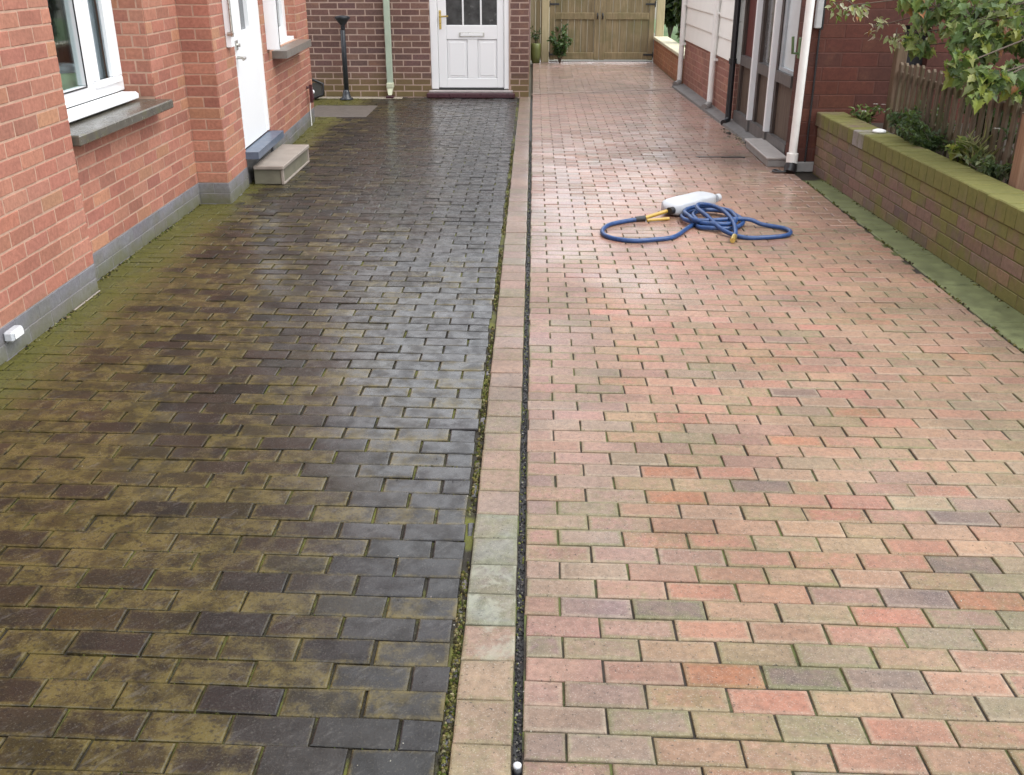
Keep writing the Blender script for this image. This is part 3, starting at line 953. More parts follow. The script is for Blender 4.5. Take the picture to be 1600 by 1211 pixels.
bx_ = empty('vent_box', (-2.32, 4.07, 0.07), 'small white plastic box low on the near grey plinth', 'box')
MB().bbox(-2.329, -2.285, 4.01, 4.115, 0.085, 0.132, 0.008).build('body', BOTTLE, bx_)
MB().bbox(-2.284, -2.279, 4.025, 4.10, 0.095, 0.122, 0.002).build('cover', WHITE, bx_)
pl_ = MB().bbox(-2.326, -2.316, 4.68, 5.0, 0.0005, 0.006, 0.002).build('trim_strip', STEP)
tag(pl_, 'thin pale strip lying along the base of the near plinth', 'strip')

# concrete step under the side door
st = empty('concrete_step', (-2.07, 8.15, 0), 'low pale concrete step below the white side door', 'step')
MB().bbox(-2.19, -1.965, 7.70, 8.62, 0.0, 0.118, 0.006).build('block', STEP_D, st)
MB().bbox(-2.185, -1.945, 7.675, 8.64, 0.1185, 0.150, 0.006).build('tread', STEP, st)
m_ = MB()
m_.bbox(-1.975, -1.952, 7.690, 7.712, 0.0, 0.117, 0.004)
m_.bbox(-1.964, -1.950, 7.713, 8.63, 0.0, 0.016, 0.003)
m_.bbox(-1.975, -1.952, 8.61, 8.632, 0.0, 0.117, 0.004)
m_.build('edge_trim', STEP, st)

# ------------------------------------------------------------------ back house with the front door
back = empty('brick_house', (-1.3, 13.0, 0), 'brown brick house end with white panelled front door at the drive head', 'house')
BRN = [((0.1535, 0.0874, 0.0716), 5), ((0.1721, 0.0986, 0.0791), 3), ((0.1376, 0.0809, 0.0716), 3)]
BB = Blocks()
BY = 12.95
DX0, DX1 = -1.295, -0.292
tn = lambda k, p, z: vary((0.19, 0.14, 0.085) if z < 0.10 else pick(BRN), 0.08, 0.03)
wall(back, BB, (-4.4, BY), (-0.060, BY), 0.0, 2.4, (0, -1), [(DX0 + 4.4, DX1 + 4.4, -0.1, 2.1)], tn, MORT_B, off=0.2, thick=0.25, joint=0.012)
wall(back, BB, (-0.060, BY), (-0.060, 18.2), 0.0, 2.4, (1, 0), (), tn, MORT_B, off=0.2, thick=0.25, show=False)
BB.emit('brick', 'brickwork', BRICK_B, 300)
m_ = MB()
m_.add([(-4.6, 12.85, 2.4), (0.0, 12.85, 2.4), (0.0, 18.2, 2.7), (-4.6, 18.2, 2.7), (-4.6, 12.85, 2.5), (0.0, 12.85, 2.5), (0.0, 18.2, 2.8), (-4.6, 18.2, 2.8)],
       [(0, 3, 2, 1), (4, 5, 6, 7), (0, 1, 5, 4), (1, 2, 6, 5), (2, 3, 7, 6), (3, 0, 4, 7)])
m_.build('roof', ROOF, back)
# front door
fd = MB()
Yd = 12.985
fd.bbox(-1.195, -1.09, Yd, Yd + 0.05, 0.115, 2.03, 0.004)
fd.bbox(-0.459, -0.375, Yd, Yd + 0.05, 0.115, 2.03, 0.004)
fd.bbox(-1.0895, -0.4595, Yd + 0.001, Yd + 0.05, 0.115, 0.228, 0.004)
fd.bbox(-1.0895, -0.4595, Yd + 0.001, Yd + 0.05, 0.695, 0.862, 0.004)
fd.bbox(-1.0895, -0.4595, Yd + 0.001, Yd + 0.05, 1.9, 2.03, 0.004)
fd.bbox(-0.832, -0.705, Yd + 0.002, Yd + 0.05, 0.2285, 0.6945, 0.004)
for xa in (-0.891, -0.668):
    fd.bbox(xa, xa + 0.02, Yd + 0.002, Yd + 0.05, 0.8625, 1.8995, 0.003)
fdo = fd.build('door', WHITE, back)
for xa, xb in ((-1.089, -0.8325), (-0.7045, -0.4605)):
    q = MB().bbox(xa, xb, Yd + 0.012, Yd + 0.05, 0.2285, 0.6945, 0.010)
    q.bbox(xa + 0.03, xb - 0.03, Yd + 0.006, Yd + 0.02, 0.26, 0.665, 0.005)
    q.build('panel', WHITE, fdo)
GD = simple('dark patterned glass', (0.05, 0.05, 0.052), 0.08, 0.5, 9, dirt=(0.3, 0.3, 0.3), dirt_amt=0.02)
for xa, xb in ((-1.0895, -0.8915), (-0.8705, -0.6685), (-0.6475, -0.4595)):
    MB().box(xa, xb, Yd + 0.025, Yd + 0.032, 0.863, 1.899).build('pane', GD, fdo)
q = MB()
q.bbox(DX0 + 0.003, -1.2, 12.965, 13.03, 0.10, 2.09, 0.005)
q.bbox(-0.37, DX1 - 0.003, 12.965, 13.03, 0.10, 2.09, 0.005)
q.bbox(-1.199, -0.371, 12.966, 13.03, 2.035, 2.089, 0.005)
q.build('frame', WHITE, fdo)
MB().bbox(-1.2, -0.37, 12.972, 13.03, 0.092, 0.112, 0.003).build('weather_bar', BLACK, fdo)
q = MB()
q.bbox(-1.178, -1.150, Yd - 0.010, Yd - 0.001, 0.815, 1.035, 0.004)
q.tube([(-1.164, Yd - 0.01, 0.965), (-1.164, Yd - 0.05, 0.965), (-1.06, Yd - 0.052, 0.968)], 0.010)
q.build('handle', BRASS, fdo)
q = MB()
q.bbox(-0.935, -0.617, Yd - 0.008, Yd, 0.725, 0.778, 0.003)
q.build('letter_plate', METAL, fdo)
MB().bbox(-0.915, -0.637, Yd - 0.013, Yd - 0.0085, 0.735, 0.768, 0.003).build('letter_flap', WHITE, fdo)
ts = empty('door_step', (-0.8, 12.93, 0), 'low maroon painted step below the white front door', 'step')
q = MB()
q.bbox(-1.35, -0.235, 12.845, 12.949, 0.0, 0.062, 0.010)
q.build('tread', MAROON, ts)
q = MB(); q.bbox(-1.32, -0.26, 12.87, 12.948, 0.063, 0.090, 0.006); q.build('cill', simple('grey cill', (0.35, 0.31, 0.3), 0.35), ts)
dp = empty('downpipe', (-1.81, 12.9, 0), 'pale green square downpipe on the brown brick wall beside the front door', 'downpipe')
MB().bbox(-1.848, -1.775, 12.865, 12.935, 0.15, 2.42, 0.006).build('pipe', PIPE_GREEN, dp)
q = MB(); q.bbox(-1.856, -1.767, 12.855, 12.94, 0.12, 0.185, 0.008)
q.add([(-1.848, 12.86, 0.119), (-1.775, 12.86, 0.119), (-1.775, 12.935, 0.119), (-1.848, 12.935, 0.119), (-1.832, 12.82, 0.04), (-1.79, 12.82, 0.04), (-1.79, 12.88, 0.04), (-1.832, 12.88, 0.04)],
      [(0, 1, 2, 3), (0, 4, 5, 1), (1, 5, 6, 2), (2, 6, 7, 3), (3, 7, 4, 0), (4, 7, 6, 5)])
q.build('shoe', simple('pale green shoe', (0.55, 0.58, 0.42), 0.45), dp)
MB().bbox(-1.86, -1.765, 12.80, 12.93, 0.0, 0.03, 0.006).build('gully', MAROON, dp)
lp = empty('bollard_lamp', (-2.34, 12.70, 0), 'black iron garden lamp post with funnel head by the brown wall', 'lamp')
MB().lathe((-2.34, 12.70, 0), [(0.082, 0.0), (0.082, 0.018), (0.055, 0.03), (0.042, 0.09), (0.034, 0.12)], 18).build('base', IRON, lp)
MB().lathe((-2.335, 12.70, 0.1195), [(0.031, 0), (0.030, 0.70), (0.024, 0.705)], 16).build('post', IRON, lp)
MB().lathe((-2.33, 12.70, 0.825), [(0.022, 0), (0.028, 0.012), (0.024, 0.05), (0.06, 0.09), (0.094, 0.135), (0.098, 0.142)], 20).build('head', IRON, lp)
MB().lathe((-2.33, 12.70, 0.9675), [(0.090, 0.0), (0.084, 0.012), (0.03, 0.022)], 20).build('cap', IRON, lp)
fb = empty('folding_frame', (-2.70, 12.75, 0), 'black tubular frame with grey panel behind the house corner', 'frame')
q = MB()
q.tube([(-2.92, 12.70, 0.27), (-2.74, 12.70, 0.235), (-2.625, 12.70, 0.19), (-2.63, 12.70, 0.06), (-2.74, 12.70, 0.018), (-2.92, 12.70, 0.018)], 0.017, 8)
q.build('tube_frame', BLACK, fb)
MB().bbox(-2.92, -2.645, 12.70, 12.715, 0.03, 0.20, 0.003).build('panel', simple('dark grey sheet', (0.07, 0.07, 0.065), 0.5), fb)
sl = MB().bbox(-2.61, -1.868, 11.25, 12.15, -0.02, 0.004, 0.004).build('stone_slab', simple('pale grey slab', (0.115, 0.10, 0.088), 0.45, 0.15, 10, bump=0.2))
tag(sl, 'pale grey flush slab in the dark paving near the lamp post', 'slab')
pe = MB().bbox(-2.9, -1.66, 12.80, 12.93, -0.01, 0.005, 0.003).build('paving_edge', simple('pale edge', (0.34, 0.30, 0.24), 0.6, 0.2, 20))
tag(pe, 'pale mortar edge along the foot of the brown brick wall', 'edging')

# ------------------------------------------------------------------ gate at the end
gate = empty('wooden_gate', (1.13, 17.6, 0), 'closed double leaf wooden gate of vertical boards at the drive end', 'gate')
GY = 17.6
for x0, x1 in ((0.262, 1.104), (1.110, 2.02)):
    lf = MB()
    lf.bbox(x0, x0 + 0.09, GY, GY + 0.05, 0.03, 1.85, 0.006)
    lf.bbox(x1 - 0.09, x1, GY, GY + 0.05, 0.03, 1.85, 0.006)
    for z0, z1 in ((0.036, 0.15), (0.672, 0.78), (1.73, 1.845)):
        lf.bbox(x0 + 0.091, x1 - 0.091, GY + 0.001, GY + 0.05, z0, z1, 0.006)
    leaf = lf.build('gate_leaf', GATEWOOD, gate)
    xx = x0 + 0.091
    nb = 6
    wb = (x1 - x0 - 0.182) / nb
    for i in range(nb):
        MB().bbox(xx + 0.002, xx + wb - 0.002, GY + 0.02, GY + 0.042, 0.05, 1.83, 0.005, tone=(*[R.uniform(0.8, 1.12)] * 3, 1)).build('board', GATEWOOD, leaf)
        xx += wb
    hx, sg = (x0 + 0.0, 1) if x0 < 1 else (x1, -1)
    for z in (0.90, 0.10):
        q = MB().bbox(min(hx, hx + sg * 0.16), max(hx, hx + sg * 0.16), GY - 0.008, GY - 0.001, z, z + 0.03, 0.002)
        q.tube([(hx, GY - 0.005, z - 0.03), (hx, GY - 0.005, z + 0.06)], 0.010, 8)
        q.build('hinge', BLACK, leaf)
    q = MB()
    xh = x1 - 0.04 if x0 < 1 else x0 + 0.04
    q.tube([(xh, GY - 0.005, 0.69), (xh, GY - 0.045, 0.70), (xh, GY - 0.045, 0.76), (xh, GY - 0.005, 0.77)], 0.012, 8)
    q.build('handle', BLACK, leaf)
MB().bbox(0.128, 0.255, GY - 0.06, GY + 0.06, -0.02, 1.95, 0.008).build('post', PALEWOOD, gate)
MB().bbox(2.055, 2.185, GY + 0.01, GY + 0.13, -0.02, 1.95, 0.008).build('post', PALEWOOD, gate)
q = MB().bbox(0.26, 2.02, GY + 0.0, GY + 0.05, -0.02, 0.012, 0.003)
q.build('threshold', GREY_CONC, gate)
fp = empty('board_fence', (0.02, 17.75, 0), 'pale wooden boards closing the gap left of the gate', 'fence')
for i in range(3):
    MB().bbox(-0.055 + i * 0.085, 0.024 + i * 0.085, 17.75, 17.77, 0.0, 1.8, 0.004, tone=(*[R.uniform(0.85, 1.05)] * 3, 1)).build('board', PALEWOOD, fp)
pt = empty('plant_pot', (0.035, 17.38, 0), 'yellow green barrel shaped pot beside the gate post', 'pot')
MB().lathe((0.035, 17.38, 0), [(0.066, 0), (0.080, 0.12), (0.082, 0.24), (0.076, 0.31), (0.066, 0.315), (0.064, 0.28)], 20).build('body', simple('glazed green pot', (0.13, 0.15, 0.045), 0.5, 0.2, 6), pt)
MB().lathe((0.035, 17.38, 0.281), [(0.06, 0), (0.03, 0.012)], 14).build('soil', SOIL, pt)

# paving seam
sm_ = MB()
sm_.add([(-0.03, 13.23, 0.0005), (1.98, 13.86, 0.0005), (1.98, 13.91, 0.0005), (-0.03, 13.28, 0.0005), (-0.03, 13.23, 0.0045), (1.98, 13.86, 0.0045), (1.98, 13.91, 0.0045), (-0.03, 13.28, 0.0045)],
        [(0, 3, 2, 1), (4, 5, 6, 7), (0, 1, 5, 4), (1, 2, 6, 5), (2, 3, 7, 6), (3, 0, 4, 7)])
tag(sm_.build('paving_seam', simple('pale seam mortar', (0.30, 0.225, 0.19), 0.6, 0.3, 20)), 'pale mortar seam crossing the pink driveway before the gate', 'seam')

# low wall right of the gate
fw = empty('low_wall', (2.1, 15.9, 0), 'low brick wall with cream coping beside the gate', 'wall')
FB = Blocks()
wall(fw, FB, (2.045, 14.15), (2.03, 17.6), 0.0, 0.36, (-1, 0), (), lambda k, p, z: vary((0.34, 0.155, 0.085), 0.1, 0.04), simple('tan mortar', (0.38, 0.22, 0.13), 0.9), off=0.2, thick=0.2)
FB.emit('brick', 'brickwork', BRICK_G, 300)
for i in range(6):
    y0 = 14.15 + i * 0.575
    MB().bbox(2.015, 2.26, y0 + 0.003, y0 + 0.572, 0.361, 0.41, 0.008).build('coping', simple('cream coping %d' % i, (0.62, 0.58, 0.42), 0.6, 0.12, 9) if i == 0 else bpy.data.materials['cream coping 0'], fw)
tag(MB().add([(2.25, 14.15, 0.33), (9, 14.15, 0.33), (9, 24, 0.33), (2.25, 24, 0.33)], [(0, 1, 2, 3)]).build('lawn', LAWN), kind='structure')

# ------------------------------------------------------------------ right building
bld = empty('garage', (2.3, 11.0, 0), 'outbuilding with cream boarding, dark timber doors and dark red brick end', 'outbuilding')
RX = lambda y: 2.19 - (y - 8.3) * 0.0235                  # its front line runs slightly inwards
gx = lambda y: (RX(y), y)
CB = Blocks()
tc = lambda k, p, z: vary(pick([((0.27, 0.125, 0.095), 4), ((0.30, 0.145, 0.105), 2)]), 0.08, 0.03)
wall(bld, CB, gx(10.86), gx(14.12), 0.05, 0.61, (-1, -0.0235), (), tc, MORT_C, off=0.3, thick=0.2)
tdk = lambda k, p, z: vary(pick([((0.092, 0.030, 0.020), 4), ((0.105, 0.036, 0.023), 2), ((0.080, 0.029, 0.021), 2)]), 0.08, 0.03)
wall(bld, CB, gx(8.3), gx(8.66), 0.08, 2.7, (-1, -0.0235), (), tdk, MORT_G, pitch=0.108, blen=0.29, off=0.3, thick=0.1)
wall(bld, CB, (2.19, 8.30), (6.5, 8.30), 0.08, 2.7, (0, -1), [(0.74, 0.95, 0.84, 1.15)], tdk, MORT_G, pitch=0.108, blen=0.29, joint=0.008, off=0.55, thick=0.1)
CB.emit('brick', 'brickwork', BRICK_G, 300)
# boards above the brick base
z = 0.612
i = 0
while z < 2.65:
    y0, y1 = 10.87, 14.12
    V = []
    for yy in (y0, y1):
        V += [(RX(yy) - 0.018, yy, z + 0.003), (RX(yy) + 0.02, yy, z + 0.003), (RX(yy) + 0.02, yy, z + 0.205), (RX(yy) - 0.006, yy, z + 0.205), (RX(yy) - 0.018, yy, z + 0.02)]
    MB().add(V, [(0, 1, 2, 3, 4), (9, 8, 7, 6, 5), (0, 5, 6, 1), (1, 6, 7, 2), (2, 7, 8, 3), (3, 8, 9, 4), (4, 9, 5, 0)]).build('cladding_board', CLAD, bld)
    z += 0.207
    i += 1
q = MB()
q.add([(RX(10.87) + 0.021, 10.87, 0.05), (RX(14.12) + 0.021, 14.12, 0.05), (2.9, 14.12, 0.05), (2.9, 10.87, 0.05), (RX(10.87) + 0.021, 10.87, 2.69), (RX(14.12) + 0.021, 14.12, 2.69), (2.9, 14.12, 2.69), (2.9, 10.87, 2.69)],
      [(0, 1, 2, 3), (4, 7, 6, 5), (0, 4, 5, 1), (1, 5, 6, 2), (2, 6, 7, 3), (3, 7, 4, 0)])
q.build('core', CLAD, bld)
q = MB()
q.add([(1.97, 8.1, 2.7), (6.6, 8.1, 2.7), (6.6, 14.3, 2.95), (1.97, 14.3, 2.95), (1.97, 8.1, 2.82), (6.6, 8.1, 2.82), (6.6, 14.3, 3.07), (1.97, 14.3, 3.07)],
      [(0, 3, 2, 1), (4, 5, 6, 7), (0, 1, 5, 4), (1, 2, 6, 5), (2, 3, 7, 6), (3, 0, 4, 7)])
q.build('roof', ROOF, bld)
# base strip, brick foot
MB().add([(RX(8.7) - 0.10, 8.75, 0.0), (RX(14.1) - 0.16, 14.05, 0.0), (RX(14.1) + 0.05, 14.05, 0.0), (RX(8.7) + 0.05, 8.75, 0.0), (RX(8.7) - 0.09, 8.75, 0.022), (RX(14.1) - 0.15, 14.05, 0.022), (RX(14.1) + 0.05, 14.05, 0.06), (RX(8.7) + 0.05, 8.75, 0.06)],
         [(0, 1, 5, 4), (4, 5, 6, 7), (0, 4, 7, 3), (1, 2, 6, 5)]).build('base_strip', simple('dark grey render', (0.13, 0.12, 0.115), 0.5, 0.2, 12, bump=0.3), bld)
MB().bbox(2.175, 2.46, 8.272, 8.40, 0.0, 0.082, 0.006).build('foot', GREY_CONC, bld)
# door bays
dset = empty('tmp', (0, 0, 0), None, None)
bpy.data.objects.remove(dset)


def gbox(mb, y0, y1, d0, d1, z0, z1, tone=(1, 1, 1, 1)):
    V = [(RX(y0) - d0, y0, z0), (RX(y0) - d1, y0, z0), (RX(y1) - d1, y1, z0), (RX(y1) - d0, y1, z0)]
    V += [(a, b, z1) for a, b, _ in V]
    return mb.add(V, [(0, 1, 2, 3), (4, 7, 6, 5), (0, 4, 5, 1), (1, 5, 6, 2), (2, 6, 7, 3), (3, 7, 4, 0)], tone)


DBLUE = simple('pale pane with painted reflection', (0.62, 0.68, 0.70), 0.12, 0.08, 4)  # bright reflection painted as an opaque base colour
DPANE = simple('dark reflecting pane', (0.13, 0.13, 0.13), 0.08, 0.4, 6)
RPANE = simple('maroon board', (0.11, 0.03, 0.025), 0.5, 0.2, 6)
for k, (y0, y1, pm) in enumerate(((10.14, 10.78, RPANE), (9.44, 10.03, DPANE), (8.67, 9.33, DBLUE))):
    q = MB()
    gbox(q, y0, y0 + 0.07, -0.07, -0.02, 0.06, 2.3)
    gbox(q, y1 - 0.07, y1, -0.07, -0.02, 0.06, 2.3)
    gbox(q, y0 + 0.071, y1 - 0.071, -0.07, -0.019, 2.2, 2.299)
    lf = q.build('door', DARKWOOD, bld)
    q = MB(); gbox(q, y0 + 0.0705, y1 - 0.0705, -0.065, -0.005, 0.62, 0.715); q.build('rail', GREYWOOD, lf)
    q = MB(); gbox(q, y0 + 0.0, y1 - 0.0, -0.068, 0.004, 0.045, 0.155); q.build('rail', GREYWOOD, lf)
    q = MB(); gbox(q, y0 + 0.0705, y1 - 0.0705, -0.062, -0.045, 0.156, 0.619); q.build('panel', BROWNPANEL, lf)
    q = MB(); gbox(q, y0 + 0.0705, y1 - 0.0705, -0.058, -0.05, 0.716, 2.199); q.build('pane', pm, lf)
    if k == 2:
        q = MB(); gbox(q, y0 + 0.072, y0 + 0.11, -0.0495, -0.03, 0.75, 2.19); gbox(q, y1 - 0.14, y1 - 0.072, -0.0495, -0.03, 0.75, 2.19); gbox(q, y0 + 0.072, y1 - 0.072, -0.0495, -0.028, 0.717, 0.749); q.build('frame', simple('grey frame', (0.36, 0.39, 0.41), 0.4), lf)
for y0, zb_ in ((10.05, 0.156), (9.35, 0.156)):
    q = MB(); gbox(q, y0 + 0.012, y0 + 0.06, -0.03, 0.022, zb_, 2.32); q.build('door_post', WHITE, bld)
    q = MB(); gbox(q, y0, y0 + 0.075, -0.03, 0.02, 0.0, zb_ - 0.001); q.build('post_foot', GREYWOOD, bld)
q = MB(); gbox(q, 8.655, 10.86, -0.10, -0.072, 0.0, 2.69); q.build('inner_wall', DARKROOM, bld)
q = MB(); gbox(q, 8.66, 10.86, -0.07, 0.0, 2.33, 2.69); q.build('lintel', DARKWOOD, bld)
q = MB(); q.bbox(2.90, 3.16, 8.42, 8.44, 0.80, 1.2, 0.003); q.build('vent_opening', DARKROOM, bld)

bp = empty('downpipe', (RX(10.82) - 0.05, 10.82, 0), 'black downpipe between the cream boarding and dark doors', 'downpipe')
q = MB(); q.tube([(RX(10.82) - 0.05, 10.82, 0.07), (RX(10.82) - 0.05, 10.82, 2.7)], 0.032, 12); q.build('pipe', BLACK, bp)
q = MB()
for z in (0.62, 1.25): q.tube([(RX(10.82) - 0.05, 10.82, z), (RX(10.82) - 0.05, 10.82, z + 0.05)], 0.042, 12)
q.build('collar', BLACK, bp)
q = MB(); q.tube([(RX(10.82) - 0.05, 10.82, 0.07), (RX(10.82) - 0.06, 10.80, 0.035), (RX(10.82) - 0.11, 10.74, 0.025)], 0.034, 12); q.build('shoe', BLACK, bp)
for yy, lab, cnr in ((14.10, 'white downpipe at the far corner of the cream boarded wall', 0), (11.88, 'white downpipe crossing the middle of the cream boarded wall', 0)):
    xx = RX(yy) - 0.05
    d = empty('downpipe', (xx, yy, 0), lab, 'downpipe', 'white downpipes on the outbuilding')
    q = MB(); q.tube([(xx, yy, 0.075), (xx, yy, 2.75)], 0.034, 12); q.build('pipe', WHITE_D, d)
    q = MB(); q.tube([(xx, yy, 0.08), (xx - 0.015, yy - 0.02, 0.05), (xx - 0.06, yy - 0.07, 0.03)], [0.037, 0.045, 0.052], 12); q.build('shoe', GREY_CONC, d)
    q = MB()
    for z in (0.55, 1.05): gbox(q, yy - 0.05, yy + 0.05, 0.0, 0.045, z, z + 0.025)
    q.build('bracket', WHITE_D, d)
xx, yy = 2.155, 8.25
d = empty('downpipe', (xx, yy, 0), 'stout white downpipe at the dark red brick corner', 'downpipe', 'white downpipes on the outbuilding')
q = MB(); q.tube([(xx - 0.012, yy, 0.12), (xx, yy, 2.75)], 0.033, 14); q.build('pipe', WHITE_D, d)
q = MB(); q.tube([(xx - 0.012, yy, 0.08), (xx - 0.012, yy, 0.16)], 0.047, 14); q.build('collar', WHITE_D, d)
q = MB(); q.tube([(xx - 0.012, yy, 0.09), (xx - 0.018, yy - 0.012, 0.04), (xx - 0.03, yy - 0.03, 0.008)], [0.044, 0.052, 0.05], 14); q.build('gully_boot', BLACK, d)
wr = MB()
wr.tube(catmull([(2.06, 8.24, 0.012), (2.03, 8.30, 0.014), (2.0, 8.27, 0.012), (2.02, 8.21, 0.012), (2.09, 8.20, 0.02)], 6), 0.008, 8)
tag(wr.build('cable_coil', BLACK), 'loop of black cable on the paving at the foot of the stout white downpipe', 'cable')
cb_ = MB(); cb_.tube([(2.262, 8.288, 0.05), (2.250, 8.288, 2.6)], 0.008, 8)
tag(cb_.build('wall_cable', BLACK), 'thin black cable running up the dark red brick end wall', 'cable')
mt = empty('meter_box', (2.235, 8.28, 1.12), 'small grey box with dark edge high on the dark red brick corner', 'box')
MB().bbox(2.205, 2.252, 8.235, 8.294, 1.13, 1.75, 0.006).build('body', simple('grey plastic', (0.42, 0.42, 0.42), 0.4), mt)
MB().bbox(2.253, 2.268, 8.24, 8.294, 1.12, 1.76, 0.004).build('edge', BLACK, mt)
gh = empty('hose_bracket', (2.16, 8.52, 0.9), 'small green bracket on the brick beside the dark doors', 'bracket')
q = MB(); q.tube([(2.18, 8.52, 0.92), (2.12, 8.52, 0.92), (2.11, 8.52, 1.05)], 0.012, 8); q.bbox(2.165, 2.182, 8.49, 8.55, 0.88, 1.04, 0.003); q.build('arm', simple('green enamel', (0.12, 0.2, 0.09), 0.4), gh)
stp = empty('door_step', (2.1, 8.93, 0), 'low grey concrete step in front of the dark timber doors', 'step')
MB().bbox(2.0, 2.165, 8.48, 9.42, 0.0, 0.064, 0.006).build('block', GREY_CONC, stp)
MB().bbox(1.985, 2.166, 8.465, 9.43, 0.0645, 0.085, 0.005).build('tread', simple('light grey tread', (0.36, 0.33, 0.31), 0.5, 0.12, 12, bump=0.2), stp)
ds_ = MB()
ds_.bbox(1.46, 1.90, 8.915, 8.95, -0.01, 0.004, 0.001)
tag(ds_.build('drain_slot', BLACK), 'thin dark metal slot across the pink paving near the grey step', 'drain')
dbr = MB()
for i in range(60):
    blob(dbr, 2.05 + R.uniform(-0.1, 0.05), 9.75 + R.uniform(-0.35, 0.75), 0.0, R.uniform(0.008, 0.03), R.uniform(0.005, 0.02), vary(R.choice([(0.10, 0.075, 0.05), (0.03, 0.025, 0.02), (0.2, 0.16, 0.11)]), 0.2))
tag(dbr.build('leaf_litter', GRIT), 'brown debris swept against the foot of the dark doors', 'debris', kind='stuff')

# ------------------------------------------------------------------ garden wall on the right
gw = empty('garden_wall', (2.45, 5.6, 0), 'low garden wall of brown bricks streaked with green algae', 'wall')
GB = Blocks()
WXf = lambda y: 2.335 + (7.95 - y) * 0.040
tg = lambda k, p, z: vary(pick([((0.175, 0.115, 0.09), 4), ((0.15, 0.107, 0.09), 2), ((0.19, 0.126, 0.085), 2)]), 0.12, 0.05)
wdir = Vector((-0.040, 1, 0)).normalized()
wnr = Vector((-1, -0.040, 0)).normalized()
wall(gw, GB, (WXf(2.6), 2.6), (WXf(8.25), 8.25), 0.0, 0.378, wnr[:2], (), tg, MORT_W, off=0.2, thick=0.2, proud=0.003, joint=0.007)
GB.emit('brick', 'brickwork', GWALL, 300)
CBk = Blocks()
s = 0.0
Lw = 5.63
p0 = Vector((WXf(2.6), 2.6, 0.0))
i = 0
while s < Lw:
    l = 0.112
    cen = p0 + wdir * (s + 0.003) + wnr * 0.007
    # brick on edge: front face, top and back as one bevelled block standing across the wall
    V, F = [], []
    a, b, c, d = 0.0, l - 0.006, 0.0, 0.225
    dz = R.uniform(-0.003, 0.003)
    for zz, ins in ((0.380, 0.0), (0.478 + dz, 0.0), (0.484 + dz, 0.006)):
        for (aa, dd) in ((a + ins * 0.7, c + ins), (b - ins * 0.7, c + ins), (b - ins * 0.7, d - ins), (a + ins * 0.7, d - ins)):
            q = cen + wdir * aa - wnr * dd
            V.append((q.x, q.y, zz))
    F = [(k + 4 * q, k + 4 * q + 4, (k + 1) % 4 + 4 * q + 4, (k + 1) % 4 + 4 * q) for q in (0, 1) for k in range(4)] + [(11, 10, 9, 8), (0, 1, 2, 3)]
    yv = cen.y
    tone = vary((0.15, 0.115, 0.075), 0.15, 0.05)
    if 7.15 < yv < 7.36: tone = (0.23, 0.21, 0.20, 0.0)
    CBk.add(gw, V, F, tone)
    s += l
CBk.emit('coping_brick', 'coping', GWALL, 300)
wt = empty('plastic_dish', (2.50, 7.3, 0.48), 'white plastic dish lying upturned on the mossy garden wall', 'dish')
q = MB(); q.lathe((2.50, 7.30, 0.4855), [(0.05, 0), (0.048, 0.012), (0.02, 0.022), (0.004, 0.022)], 14); q.build('body', WHITE, wt)

bed = MB()
q = [(WXf(2.6) + 0.1, 2.6), (8.0, 2.6), (8.0, 8.285), (WXf(8.285) + 0.1, 8.285)]
bed.add([(a, b, -0.055) for a, b in q] + [(a, b, 0.40) for a, b in q], [(0, 3, 2, 1), (4, 5, 6, 7), (0, 1, 5, 4), (1, 2, 6, 5), (2, 3, 7, 6), (3, 0, 4, 7)])
tag(bed.build('flower_bed', SOIL), 'raised soil bed behind the garden wall', kind='structure')

# ------------------------------------------------------------------ picket fence
fen = empty('picket_fence', (2.80, 6.7, 0.4), 'weathered brown picket fence behind the garden wall', 'fence')
fx = lambda y: 2.765 + (7.95 - y) * 0.022
y = 7.80
while y > 4.9:
    zt_ = 0.905 + R.uniform(-0.012, 0.012)
    wv = 0.046
    lean = R.uniform(-0.012, 0.012)
    x = fx(y)
    V = [(x, y, 0.38), (x + 0.018, y, 0.38), (x + 0.018, y + wv, 0.38), (x, y + wv, 0.38), (x, y + lean, zt_), (x + 0.018, y + lean, zt_), (x + 0.018, y + wv + lean, zt_), (x, y + wv + lean, zt_),
         (x, y + wv / 2 + lean, zt_ + 0.02), (x + 0.018, y + wv / 2 + lean, zt_ + 0.02)]
    t_ = R.uniform(0.75, 1.2)
    MB().add(V, [(0, 4, 8, 7, 3), (1, 2, 6, 9, 5), (0, 1, 5, 4), (2, 3, 7, 6), (4, 5, 9, 8), (8, 9, 6, 7)], (t_, t_, t_, 1)).build('picket', FENCEWOOD, fen)
    y -= 0.103
for z in (0.52, 0.80):
    V = []
    for yy in (4.9, 7.92):
        V += [(fx(yy) + 0.019, yy, z), (fx(yy) + 0.05, yy, z), (fx(yy) + 0.05, yy, z + 0.045), (fx(yy) + 0.019, yy, z + 0.045)]
    MB().add(V, [(0, 1, 2, 3), (7, 6, 5, 4), (0, 4, 5, 1), (1, 5, 6, 2), (2, 6, 7, 3), (3, 7, 4, 0)]).build('rail', FENCEWOOD, fen)
MB().bbox(fx(7.93) - 0.01, fx(7.93) + 0.07, 7.90, 7.98, 0.37, 1.05, 0.005, tone=(1.05, 0.95, 0.9, 1)).build('post', FENCEWOOD, fen)
np_ = empty('timber_post', (2.72, 5.5, 0.40), 'thick reddish timber post at the near end of the picket fence', 'post')
MB().bbox(2.695, 2.795, 5.53, 5.63, 0.38, 0.86, 0.008).build('post', mat_wood('reddish timber', (0.22, 0.12, 0.075), (0.32, 0.20, 0.13), 0.75, (1, 1, 0.06)), np_)
